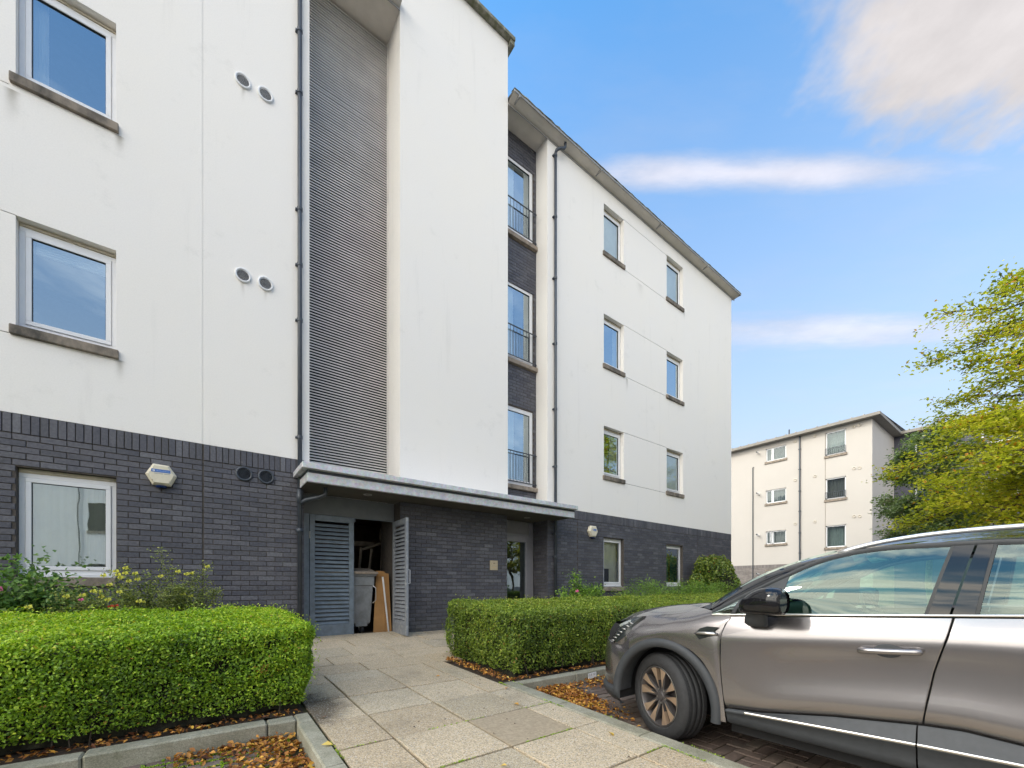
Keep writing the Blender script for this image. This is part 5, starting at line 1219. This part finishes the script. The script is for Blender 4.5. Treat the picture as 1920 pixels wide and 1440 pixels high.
def door(ya, yb, name):
    # ya / yb: functions of z for front and rear edges
    rows_ = []; n = 36
    for f in FR:
        row = []
        for i in range(n):
            s = {0: 0, 1: .004, n - 2: .996, n - 1: 1}.get(i, .004 + .992 * (i - 1) / (n - 3)); y = None; z = .7
            for _ in range(6):
                y = ya(z) + (yb(z) - ya(z)) * s; zt = belt(y) - .018; zb_ = zpaint(y); z = zb_ + (zt - zb_) * f
            row.append(Vector((X0 + dprof(f, y) + max(0, -.5 - y) * .03, y, z)))
        rows_.append(row)
    # returned edges
    def edge(r, di): return [Vector((p[0] + .016, p[1] + di, p[2])) for p in r]
    full = [[Vector((r[0][0] + .018, r[0][1] + .0, r[0][2]))] + r + [Vector((r[-1][0] + .018, r[-1][1], r[-1][2]))] for r in rows_]
    g = MB(); g.grid(full, True); o = g.obj(name, M['paint'], car, True)
    g = MB(); g.grid(mir(full)); g.obj(name, M['paint'], car, True); return o
GAP = .0035
d1 = door(lambda z: cutF(z) - GAP, lambda z: cutB(z) + GAP, 'front_door')
d2 = door(lambda z: cutB(z) - GAP, lambda z: float(np.interp(z, [.3, .5, .7, 1.0], [-.35, -.33, -.50, -.62])), 'rear_door')
# lower cladding with bright strip
def clad(ya, yb, nm='door_cladding'):
    ys_ = [ya + (yb - ya) * i / 30 for i in range(31)]; rows_ = []
    tz = lambda y: float(np.interp(y, [-1, .1, .4, 1.29, 1.42], [.40, .402, .392, .345, .338]))
    for z_, x_ in ((lambda y: zpaint(y) - .004, .018), (lambda y: zpaint(y) - .02, .004), (lambda y: tz(y) + .022, -.004), (lambda y: tz(y) + .016, -.012), (lambda y: tz(y) - .012, -.012), (lambda y: tz(y) - .016, -.004), (lambda y: .30, .004), (lambda y: .255, .018), (lambda y: .235, .06), (lambda y: .225, .20)):
        rows_.append([Vector((X0 + x_, y, min(z_(y), zpaint(y) - .004))) for y in ys_])
    g = MB(); g.grid(rows_); g.obj(nm, M['clad'], car, True); g = MB(); g.grid(mir(rows_), True); g.obj(nm, M['clad'], car, True)
    r2 = [[Vector((X0 - .0145 + a, y, tz(y) + b)) for y in ys_ if y < 1.30] for a, b in ((.006, .012), (0, .008), (0, -.004), (.006, -.009))]
    g = MB(); g.grid(r2); g.obj('bright_strip', M['chrome'], car, True)
clad(1.405, .448); clad(.441, -.42)
# fender
arch = [(1.457, .25), (1.463, .40), (1.503, .535), (1.575, .645), (1.665, .715), (1.76, .752), (1.85, .770), (1.94, .773), (2.02, .760), (2.09, .735), (2.15, .705), (2.20, .662), (2.225, .635)]
def fO(z): f_ = (z - zpaint(1.42)) / (belt(1.42) - .018 - zpaint(1.42)); return (X0 + dprof(max(.05, min(1, f_)), 1.42), cutF(z) + .002, z)
outer = [(2.886, cutF(.25) + .002, .25), (2.884, cutF(.42) + .002, .42), fO(.60), fO(.80), fO(.92), (2.925, 1.400, .985), (2.975, 1.55, 1.012), (3.10, 1.715, 1.022), (3.035, 1.80, .985), (3.02, 1.90, .966), (3.015, 2.02, .953), (3.01, 2.14, .938), (2.965, 2.235, .862)]
m1_ = []; m2_ = []; m3_ = []
for (ay, az), (ox, oy, oz) in zip(arch, outer):
    a = Vector((2.882, ay, az)); o = Vector((ox, oy, oz))
    def at(f, out):
        p = a.lerp(o, f); p.x = 2.882 + (ox - 2.882) * f ** 3.0 - out; return p
    m1_.append(at(.3, .003)); m2_.append(at(.6, .003)); m3_.append(at(.85, .0005))
cpanel('front_wing', [[Vector((2.882, y, z)) for y, z in arch], m1_, m2_, m3_, [Vector(o) for o in outer]], 'paint', 60, 22, arc=False)
# wheel arch cladding
def ring_panel(cy, cz, name='arch_cladding'):
    rows_ = []
    for r_, x_ in ((.494, 2.888), (.486, 2.868), (.455, 2.862), (.425, 2.872), (.418, 2.90), (.43, 3.05)):
        row = []
        for i in range(41):
            t = R(-8) + (R(188)) * i / 40; c, s = math.cos(t), math.sin(t)
            row.append(Vector((x_, cy - r_ * c * .965, max(.225, cz + (r_ if s > 0 else r_) * s))))
        rows_.append(row)
    g = MB(); g.grid(rows_); g.obj(name, M['clad'], car, True); g = MB(); g.grid(mir(rows_), True); g.obj(name, M['clad'], car, True)
    g = MB(); g.grid([[Vector((x_, cy - .43 * math.cos(R(-10 + 200 * i / 30)), cz + .43 * math.sin(R(-10 + 200 * i / 30)))) for i in range(31)] for x_ in (2.9, 3.2)])
    g.poly([(3.2, cy - .45, cz - .1), (3.2, cy + .45, cz - .1), (3.2, cy + .45, cz + .45), (3.2, cy - .45, cz + .45)])
    g.obj('wheel_well', M['under'], car); 
ring_panel(1.918, .287); ring_panel(-.72, .287)
# bonnet
def hood_row(y):
    ze = float(np.interp(y, [1.62, 1.72, 1.80, 1.90, 2.02, 2.14, 2.25, 2.35, 2.45], [1.04, 1.020, .985, .966, .953, .938, .922, .900, .868]))
    xe = float(np.interp(y, [1.62, 1.72, 1.80, 1.90, 2.14, 2.30, 2.40, 2.48], [3.25, 3.10, 3.035, 3.02, 3.01, 3.02, 3.04, 3.08])); return xe, ze
Hc = []
Hc.append([Vector((hood_row(y)[0] + .003, y, hood_row(y)[1] + .001)) for y in (1.72, 1.80, 1.88, 2.0, 2.14, 2.25, 2.36, 2.44)])
def hz_(pts): return [Vector(p) for p in pts]
Hc.append(hz_([(3.17, 1.70, 1.040), (3.13, 1.80, 1.018), (3.11, 1.90, .998), (3.11, 2.02, .985), (3.11, 2.16, .972), (3.12, 2.28, .950), (3.13, 2.40, .915), (3.15, 2.54, .862)]))
Hc.append(hz_([(3.32, 1.70, 1.056), (3.30, 1.82, 1.049), (3.29, 1.93, 1.036), (3.29, 2.06, 1.023), (3.30, 2.22, 1.000), (3.31, 2.36, .972), (3.32, 2.50, .930), (3.34, 2.64, .858)]))
Hc.append(hz_([(3.55, 1.72, 1.064), (3.55, 1.84, 1.054), (3.55, 1.96, 1.042), (3.55, 2.10, 1.028), (3.55, 2.26, 1.004), (3.55, 2.42, .972), (3.55, 2.58, .925), (3.56, 2.72, .850)]))
Hc.append(hz_([(XC, 1.74, 1.066), (XC, 1.86, 1.057), (XC, 1.98, 1.045), (XC, 2.12, 1.030), (XC, 2.28, 1.005), (XC, 2.44, .972), (XC, 2.62, .922), (XC, 2.77, .846)]))
cpanel('bonnet', [c for c in Hc], 'paint', 40, 24, arc=True)
# bumper / nose
plan = [(2.884, 2.26), (2.892, 2.34), (2.912, 2.42), (2.965, 2.53), (3.06, 2.635), (3.21, 2.72), (3.45, 2.785), (XC, 2.81)]
def ncurve(z, ins, start=0, zl=None): 
    out = []
    for i, (x_, y_) in enumerate(plan):
        f = i / (len(plan) - 1); out.append(Vector((x_ + ins * (1 - f), y_ - ins * (.2 + .8 * f), z if zl is None else zl + (z - zl) * min(1, f * 2.2))))
    return out
bp = [ncurve(.70, .035, zl=.665), ncurve(.66, .012, zl=.62), ncurve(.58, .0, zl=.55), ncurve(.45, -.002), ncurve(.36, .0), ncurve(.31, .004)]
# follow the arch edge at the start of each curve
for c, (yy, zz) in zip(bp, ((2.23, .665), (2.265, .60), (2.305, .52), (2.345, .43), (2.362, .36), (2.368, .31))): c[0] = Vector((2.886, yy, zz))
bp.insert(0, hz_([(2.932, 2.243, .815), (2.908, 2.322, .730), (2.928, 2.42, .690), (2.985, 2.53, .692), (3.08, 2.63, .695), (3.21, 2.715, .70), (3.45, 2.78, .70), (XC, 2.805, .70)])); bp[1][0] = Vector((2.889, 2.229, .69))
cpanel('front_bumper', bp, 'paint', 44, 20)
lp = [ncurve(.308, .006), ncurve(.30, -.022), ncurve(.27, -.028), ncurve(.22, -.005), ncurve(.17, .06)]
for c in lp: c[0] = Vector((2.89, 2.33, c[0].z))
cpanel('bumper_lip', lp, 'clad', 40, 10)
g = MB(); g.grid(loft([ncurve(.85, .12), ncurve(.78, .06), ncurve(.70, .04)], 30, 6)); g.grid(mir(loft([ncurve(.85, .12), ncurve(.78, .06), ncurve(.70, .04)], 30, 6)), True); g.obj('grille', M['under'], car, True)
# headlight
hl_top = hz_([(3.012, 2.145, .936), (3.015, 2.26, .918), (3.03, 2.36, .893), (3.085, 2.455, .858), (3.19, 2.56, .84)])
hl_bot = hz_([(3.0, 2.150, .920), (2.935, 2.265, .795), (2.915, 2.325, .735), (2.94, 2.42, .690), (3.10, 2.59, .690)])
hl_mid = [a.lerp(b, .5) + Vector((-.028, .012, .004)) for a, b in zip(hl_top, hl_bot)]
cpanel('headlight', [hl_top, hl_mid, hl_bot], 'lamp_dark', 30, 14)
hm = [a.lerp(b, .22) + Vector((-.022, .006, .003)) for a, b in zip(hl_top, hl_bot)]
g = MB(); g.grid(loft([[p + Vector((-.008, .004, .006)) for p in hm[1:4]], [p + Vector((-.014, .006, -.030)) for p in hm[1:4]]], 16, 4)); g.obj('lamp_reflector', M['lamp_clear'], car, True)
for i in range(7):
    f = i / 6; a = Vector((2.955, 2.235, .868)).lerp(Vector((2.905, 2.40, .712)), f); a.x -= .016 * math.sin(math.pi * f) + .006
    g = MB(); g.tube([a, a + Vector((.004, .055 - .02 * f, .012 - .01 * f))], .0045, 6); g.obj('daytime_lamp', M['chrome'], car, True)
# gaps: dark line between bonnet and wing is the real gap; body shell beneath
g = MB(); g.grid(loft([hz_([(2.93, 1.45, .3), (2.93, 1.3, .3), (2.93, .4, .3), (2.93, -1.3, .3)]), hz_([(2.915, 1.45, .6), (2.912, 1.3, .6), (2.912, .4, .6), (2.92, -1.3, .6)]), hz_([(2.95, 1.40, .95), (2.95, 1.3, .96), (2.95, .4, 1.0), (2.97, -1.3, 1.02)])], 20, 8))
g.grid(mir(loft([hz_([(2.93, 1.45, .3), (2.93, .4, .3), (2.93, -1.3, .3)]), hz_([(2.915, 1.45, .6), (2.912, .4, .6), (2.92, -1.3, .6)]), hz_([(2.95, 1.40, .95), (2.95, .4, 1.0), (2.97, -1.3, 1.02)])], 20, 8)))
g.box(3.24, 4.32, -1.4, 2.42, .16, .24); g.box(2.99, 4.57, -.28, 1.42, .165, .235); g.box(3.26, 4.3, 1.5, 2.6, .245, .80); g.box(3.16, 4.4, 1.62, 2.3, .80, .90); g.obj('underbody', M['under'], car)
# rear quarter and tail (out of frame, built for completeness)
tail = [(-.62, 2.90), (-1.0, 2.91), (-1.25, 2.95), (-1.40, 3.10), (-1.46, 3.4), (-1.41, XC)]
def tc_(z, ins): return [Vector((x_ + ins * (1 - i / 5), y_ + ins * i / 5, z)) for i, (y_, x_) in enumerate(tail)]
q_ = [tc_(.32, .04), tc_(.6, .0), tc_(.85, .0), tc_(1.03, .06)]
for c, y_ in zip(q_, (-1.15, -1.08, -.58, -.64)): c[0] = Vector((c[0].x, y_, c[0].z)); c[1] = Vector((c[1].x, min(c[1].y, y_ - .06), c[1].z)); c[2].y = min(c[2].y, c[1].y - .04)
cpanel('rear_quarter', q_, 'paint', 30, 12)
cpanel('tailgate_window', [[Vector((3.02, -1.25, 1.05)), Vector((3.3, -1.42, 1.04)), Vector((XC, -1.44, 1.04))], [Vector((3.2, -.98, 1.40)), Vector((3.4, -1.08, 1.41)), Vector((XC, -1.10, 1.42))]], 'glass_car', 12, 6)
# greenhouse
top_g = hz_([(2.935, 1.528, .999), (2.966, 1.33, 1.115), (3.0, 1.109, 1.236), (3.038, .944, 1.322), (3.06, .807, 1.369), (3.073, .618, 1.399), (3.076, .33, 1.402), (3.072, .1, 1.396), (3.06, -.35, 1.365), (3.03, -.85, 1.28)])
out_g = hz_([(3.035, 1.585, 1.052), (3.055, 1.42, 1.160), (3.085, 1.24, 1.268), (3.125, 1.042, 1.352), (3.160, .836, 1.405), (3.19, .64, 1.434), (3.205, .33, 1.452), (3.205, .1, 1.450), (3.19, -.35, 1.432), (3.15, -.95, 1.375)])
TG = resample(top_g, 160); 
def top_at(y):
    for i in range(len(TG) - 1):
        if TG[i].y >= y >= TG[i + 1].y: f = (TG[i].y - y) / (TG[i].y - TG[i + 1].y + 1e-9); return TG[i].lerp(TG[i + 1], f)
    return TG[0] if y > TG[0].y else TG[-1]
mid_g = [a.lerp(b, .5) + Vector((-.012, .0, .008)) for a, b in zip(top_g, out_g)]
a_ = [t + Vector((.002, 0, .020)) for t in top_g]
cpanel('roof_pillar', [a_, mid_g, out_g], 'gloss_black', 60, 8)
fr0 = [t + Vector((-.006, 0, .022)) for t in top_g]; fr1 = [t + Vector((-.004, 0, -.004)) for t in top_g]
cpanel('window_frame', [fr0, [t + Vector((-.009, 0, .009)) for t in top_g], fr1], 'clad', 60, 4)
# windscreen, roof
ws0 = out_g[0]; 
cpanel('windscreen', [out_g[:5], hz_([(3.30, 1.70, 1.062), (3.31, 1.55, 1.165), (3.33, 1.36, 1.278), (3.36, 1.15, 1.365), (3.39, .93, 1.435)]), hz_([(XC, 1.76, 1.066), (XC, 1.60, 1.175), (XC, 1.41, 1.29), (XC, 1.20, 1.38), (XC, .98, 1.455)])], 'glass_car', 16, 16)
cpanel('roof', [out_g[4:], hz_([(3.39, .93, 1.435), (3.40, .70, 1.472), (3.40, .35, 1.496), (3.40, .05, 1.498), (3.39, -.4, 1.478), (3.36, -1.05, 1.40)]), hz_([(XC, .98, 1.455), (XC, .72, 1.492), (XC, .35, 1.518), (XC, .05, 1.52), (XC, -.4, 1.498), (XC, -1.1, 1.41)])], 'gloss_black', 30, 16)
cpanel('bonnet_cowl', [hz_([(3.0, 1.585, 1.022), (3.13, 1.70, 1.030), (3.4, 1.715, 1.045), (XC, 1.75, 1.055)]), hz_([(3.03, 1.56, 1.045), (3.17, 1.665, 1.056), (3.4, 1.69, 1.062), (XC, 1.73, 1.066)])], 'clad', 16, 4)
# roof rails
rp = hz_([(3.150, .845, 1.398), (3.160, .74, 1.430), (3.172, .62, 1.456), (3.185, .45, 1.478), (3.19, .25, 1.488), (3.19, .0, 1.487), (3.185, -.4, 1.470), (3.17, -.8, 1.430), (3.155, -.95, 1.395)])
for sgn in (0, 1):
    P_ = resample(rp, 40); P_ = [Vector((2 * XC - p.x, p.y, p.z)) for p in P_] if sgn else P_
    g = MB(); g.tube(P_, [.006] + [.0135] * 38 + [.006], 10); g.obj('roof_rail', M['rail'], car, True)
# side glass panes and pillars between them
def pane(ya0, ya1, yb0, yb1, name='side_window', mat='glass_car', dx=.0, n=16, m_=8):
    # front edge from (ya0 at belt) to (ya1 at top); rear edge yb0..yb1
    rows_ = []
    for j in range(m_ + 1):
        v = j / m_; row = []
        for i in range(n + 1):
            u = i / n; yb_ = ya0 + (yb0 - ya0) * u; yt = ya1 + (yb1 - ya1) * u; T_ = top_at(yt); B_ = Vector((2.936, yb_, belt(yb_)))
            p = B_.lerp(T_, v); p.x += dx - .018 * math.sin(math.pi * v); row.append(p)
        rows_.append(row)
    g = MB(); g.grid(rows_, True); g.obj(name, M[mat], car, True); g = MB(); g.grid(mir(rows_)); g.obj(name, M[mat], car, True)
pane(1.52, 1.52, 1.40, 1.34, 'quarter_window', 'glass_car', 0, 4, 4)
pane(1.40, 1.34, 1.37, 1.31, 'window_divider', 'clad', -.004, 2, 4)
pane(1.37, 1.31, .425, .345)
pane(1.31, 1.25, 1.10, 1.06, 'mirror_sail', 'clad', -.003, 4, 4)
pane(.425, .345, .410, .33, 'window_seal', 'gasket', -.006, 2, 8)
pane(.410, .33, .335, .262, 'pillar_cover', 'gloss_black', -.008, 4, 8)
pane(.325, .252, .250, .200, 'pillar_cover', 'gloss_black', -.008, 4, 8)
pane(.250, .200, .236, .186, 'window_seal', 'gasket', -.006, 2, 8)
pane(.236, .186, -.62, -.55)
pane(-.62, -.55, -.95, -.84, 'pillar_cover', 'gloss_black', -.004, 4, 8)
ys_ = [1.53 - i * .06 for i in range(38)]
r_ = [[Vector((2.936 + a, y, belt(y) + b)) for y in ys_] for a, b in ((-.004, .002), (-.010, .000), (-.011, -.008), (-.006, -.013), (.004, -.014))]
g = MB(); g.grid(r_); g.obj('belt_chrome', M['chrome'], car, True)
# door handle
for (y1_, y0_) in ((.675, .425), (-.30, -.52)):
    g = MB(); P_ = catmull([(2.868, y1_, .842), (2.846, y1_ - .03, .846), (2.842, (y1_ + y0_) / 2, .852), (2.846, y0_ + .03, .860), (2.868, y0_, .862)], 16); g.tube(P_, [.012] + [.0165] * 14 + [.012], 10)
    for i, v in enumerate(g.v): g.v[i] = (2.856 + (v[0] - 2.856) * .8, v[1], v[2])
    g.obj('door_handle', M['paint'], car, True)
    g = MB(); cy_ = (y1_ + y0_) / 2 + .005; rows_ = []
    for j in range(7):
        rr = j / 6; rows_.append([Vector((X0 - .0015 + .0 - .002 * (1 - rr * rr), cy_ + .060 * rr * math.cos(t), .853 + .036 * rr * math.sin(t))) for t in [2 * math.pi * k / 28 for k in range(29)]])
    g.grid(rows_); hc = g.obj('handle_cup_shade', M['clad'], car, True)  # raised dark disc stands in for the shaded recess behind the handle
# wing vent ornament
g = MB(); g.add([(2.878, 1.635, .845), (2.878, 1.595, .885), (2.878, 1.54, .905), (2.878, 1.46, .905), (2.878, 1.49, .872), (2.878, 1.465, .848), (2.878, 1.55, .825), (2.878, 1.60, .805)], [tuple(range(8))]); g.obj('vent_recess', M['lamp_dark'], car)
g = MB(); g.tube([(2.868, 1.628, .846), (2.861, 1.60, .853), (2.858, 1.54, .857), (2.860, 1.48, .857), (2.866, 1.465, .853)], [.004, .010, .012, .012, .006], 8); g.obj('vent_bar', M['chrome'], car, True)
# mirror
g = MB(); sec = []
for k, (y_, x_, zc, ry, rz_) in enumerate(((1.285, 2.845, 1.045, .03, .018), (1.26, 2.82, 1.062, .05, .045), (1.20, 2.795, 1.082, .065, .068), (1.13, 2.775, 1.098, .07, .083), (1.06, 2.765, 1.101, .07, .085), (1.015, 2.765, 1.098, .066, .078), (1.0, 2.765, 1.096, .055, .064))):
    sec.append([Vector((x_ + (abs(math.cos(t)) ** .8) * math.copysign(1, math.cos(t)) * ry * 1.35, y_, zc + (abs(math.sin(t)) ** .8) * math.copysign(1, math.sin(t)) * rz_)) for t in [2 * math.pi * i / 24 for i in range(25)]])
S2 = loft(sec, 25, 22, False); g.grid(S2); g.poly(S2[0][::-1]); g.poly([p + Vector((0, .008, 0)) for p in S2[-1]])
mr_ = g.obj('mirror', M['gloss_black'], car, True)
g = MB(); g.grid(mir(S2), True); g.obj('mirror', M['gloss_black'], car, True)
g = MB(); A_ = []
for z_, y0_, y1_, x_ in ((1.03, 1.24, 1.12, 2.80), (.99, 1.265, 1.125, 2.82), (.95, 1.275, 1.13, 2.84), (.932, 1.262, 1.145, 2.862)):
    A_.append([Vector((x_ + .02, y0_, z_)), Vector((x_ - .012, y0_ - .02, z_)), Vector((x_ - .012, y1_ + .02, z_)), Vector((x_ + .02, y1_, z_)), Vector((x_ + .09, y1_ + .03, z_)), Vector((x_ + .09, y0_ - .03, z_)), Vector((x_ + .02, y0_, z_))])
g.grid(A_); g.poly(A_[-1]); g.obj('mirror_arm', M['clad'], car, True)
# interior
g = MB(); g.grid(loft([hz_([(3.0, 1.45, .98), (3.4, 1.55, 1.02), (XC, 1.58, 1.03), (4.2, 1.55, 1.02), (4.56, 1.45, .98)]), hz_([(3.0, 1.12, 1.02), (3.4, 1.15, 1.06), (XC, 1.15, 1.05), (4.2, 1.13, 1.09), (4.56, 1.12, 1.02)]), hz_([(3.0, 1.02, .88), (3.4, 1.04, .9), (XC, 1.03, .9), (4.2, 1.02, .9), (4.56, 1.02, .88)])], 20, 8)); g.obj('dashboard', M['dash'], car, True)
g = MB(); g.lathe([(.175, .0), (.18, .01), (.19, .012), (.195, .0), (.19, -.012), (.18, -.01)], (4.18, .88, .97), (0, -.9, .42), 32, True); g.tube([(4.02, .90, .97), (4.34, .90, .97)], .014, 6); g.tube([(4.18, .87, .97), (4.18, 1.1, .86)], .03, 8); g.obj('steering_wheel', M['dash'], car, True)
def seat(cx_, y_):
    g = MB(); rows_ = []
    for z_, yy, hw, th in ((.50, y_ + .02, .25, .06), (.62, y_ - .01, .26, .07), (.85, y_ - .07, .25, .06), (1.0, y_ - .11, .22, .05), (1.07, y_ - .13, .16, .04)):
        rows_.append([Vector((cx_ + hw * math.cos(t), yy + th * math.sin(t), z_)) for t in [2 * math.pi * i / 16 for i in range(17)]])
    g.grid(loft(rows_, 17, 14, False)); 
    rows_ = []
    for z_, hw, th in ((1.10, .08, .035), (1.14, .13, .05), (1.21, .135, .05), (1.26, .10, .035), (1.27, .02, .01)):
        rows_.append([Vector((cx_ + hw * math.cos(t), y_ - .15 + th * math.sin(t), z_)) for t in [2 * math.pi * i / 16 for i in range(17)]])
    g.grid(rows_); g.cbox(cx_ - .25, cx_ + .25, y_, y_ + .5, .42, .56, .03); g.obj('seat', M['seat'], car, True)
seat(3.38, .12); seat(4.18, .12); seat(3.38, -.75); seat(4.18, -.75)
g = MB(); g.box(3.02, 4.54, -1.2, 1.5, .3, .42); g.cbox(3.6, 3.95, .2, 1.1, .42, .72, .03); g.cbox(2.985, 3.02, -.6, 1.35, .4, .955); g.cbox(4.54, 4.575, -.6, 1.35, .4, .955); g.obj('cabin_floor', M['dash'], car)
g = MB(); g.tube([(2.99, .80, .96), (3.06, .78, .985), (3.06, .5, .985), (2.99, .48, .975)], .012, 6); g.obj('grab_handle', M['lamp_clear'], car, True)
g = MB(); g.box(3.05, 3.5, 1.32, 1.56, 1.045, 1.05); g.obj('paper_on_dashboard', M['blind'], car)
# wheels
def wheel(cx_, cy_, cz_, steer, left=True):
    w = bpy.data.objects.new('wheel', None); COL.objects.link(w); w.parent = car; w.location = (cx_, cy_, cz_); w.rotation_euler = (0, 0, steer if left else steer + math.pi); w.empty_display_size = .1
    ax = (-1, 0, 0); r = .345
    prof = [(.235, .085), (.245, .104), (.262, .110), (.29, .112), (.318, .106), (.333, .096), (.341, .082)]
    tr = []
    for h_ in (.080, .048, .046, .042, .040, .006, .004, -.004, -.006, -.040, -.042, -.046, -.048, -.080):
        tr.append((r if abs(h_) not in (.046, .042, .004) else r - .004, h_))
    g = MB(); g.lathe(prof + tr + [(a, -b) for a, b in prof[::-1]] + [(.22, -.06), (.22, .06)], (0, 0, 0), ax, 72, True); 
    g.obj('tyre', M['tyre'], w, True)
    g = MB()
    for k in range(64):   # tread blocks standing proud at the shoulder
        a = 2 * math.pi * k / 64
        for sgn in (1, -1):
            c0 = Vector((0, math.cos(a), math.sin(a))); tn = Vector((0, -math.sin(a), math.cos(a)))
            P_ = []
            for rr, hh in ((.3395, .090), (.347, .080), (.347, .052)):
                for s__ in (-.0135, .0135): P_.append(c0 * rr + tn * s__ + Vector((-hh * sgn, 0, 0)))
            g.add(P_, [(0, 1, 3, 2), (2, 3, 5, 4)])
    g.obj('tread', M['tyre'], w)
    g = MB(); g.lathe([(.233, .088), (.240, .098), (.232, .100), (.224, .090), (.215, .05), (.20, -.05), (.21, -.08)], (0, 0, 0), ax, 56); g.lathe([(.0, -.02), (.205, -.03)], (0, 0, 0), ax, 32); g.obj('rim', M['wheel_dark'], w, True)
    g = MB(); g.lathe([(.236, .0995), (.2415, .1), (.2415, .0985)], (0, 0, 0), ax, 56); g.obj('rim_edge', M['chrome'], w, True)
    gd = MB(); gb = MB()
    for k in range(5):
        a0 = 2 * math.pi * k / 5 + math.pi / 2
        for sg in (-1, 1):
            def pt(rr, da, h_): a = a0 + da * sg; return (-h_, rr * math.cos(a), rr * math.sin(a))
            # dark spoke body and the machined wedge on top
            A_ = [pt(.045, .0, .068), pt(.045, .62, .060), pt(.228, .215, .090), pt(.228, .40, .088)]
            Bk = [pt(.045, .0, .02), pt(.045, .62, .02), pt(.228, .215, .045), pt(.228, .40, .045)]
            gd.add(A_ + Bk, [(0, 1, 3, 2), (0, 2, 6, 4), (1, 5, 7, 3), (2, 3, 7, 6)])
            gb.add([pt(.070, .30, .070), pt(.150, .150, .0850), pt(.229, .125, .0945), pt(.229, .430, .0930), pt(.150, .350, .0835)], [(0, 1, 4), (1, 2, 3, 4)])
            gb.add([pt(.070, .30, .070), pt(.150, .150, .0850), pt(.229, .125, .0945), pt(.070, .30, .05), pt(.150, .147, .055), pt(.229, .12, .06)], [(0, 1, 4, 3), (1, 2, 5, 4)])
    gd.lathe([(.0, .074), (.03, .074), (.034, .068), (.055, .062), (.062, .04)], (0, 0, 0), ax, 28)
    gd.obj('spokes', M['wheel_dark'], w); gb.obj('spoke_faces', M['warm_spoke_face'], w)
    g = MB()
    for k in range(5): a = 2 * math.pi * (k + .5) / 5 + math.pi / 2; g.tube([(-.040, .058 * math.cos(a), .058 * math.sin(a)), (-.066, .058 * math.cos(a), .058 * math.sin(a))], .009, 6)
    g.obj('wheel_nuts', M['chrome'], w)
    g = MB(); g.lathe([(0, .010), (.14, .010), (.14, -.01)], (0, 0, 0), ax, 32); g.obj('brake_disc', M['wheel_dark'], w)
wheel(3.035, 1.955, .300, -R(20)); wheel(2 * XC - 3.035, 1.955, .300, -R(20), False)
wheel(3.0, -.72, .300, 0); wheel(2 * XC - 3.0, -.72, .300, 0, False)
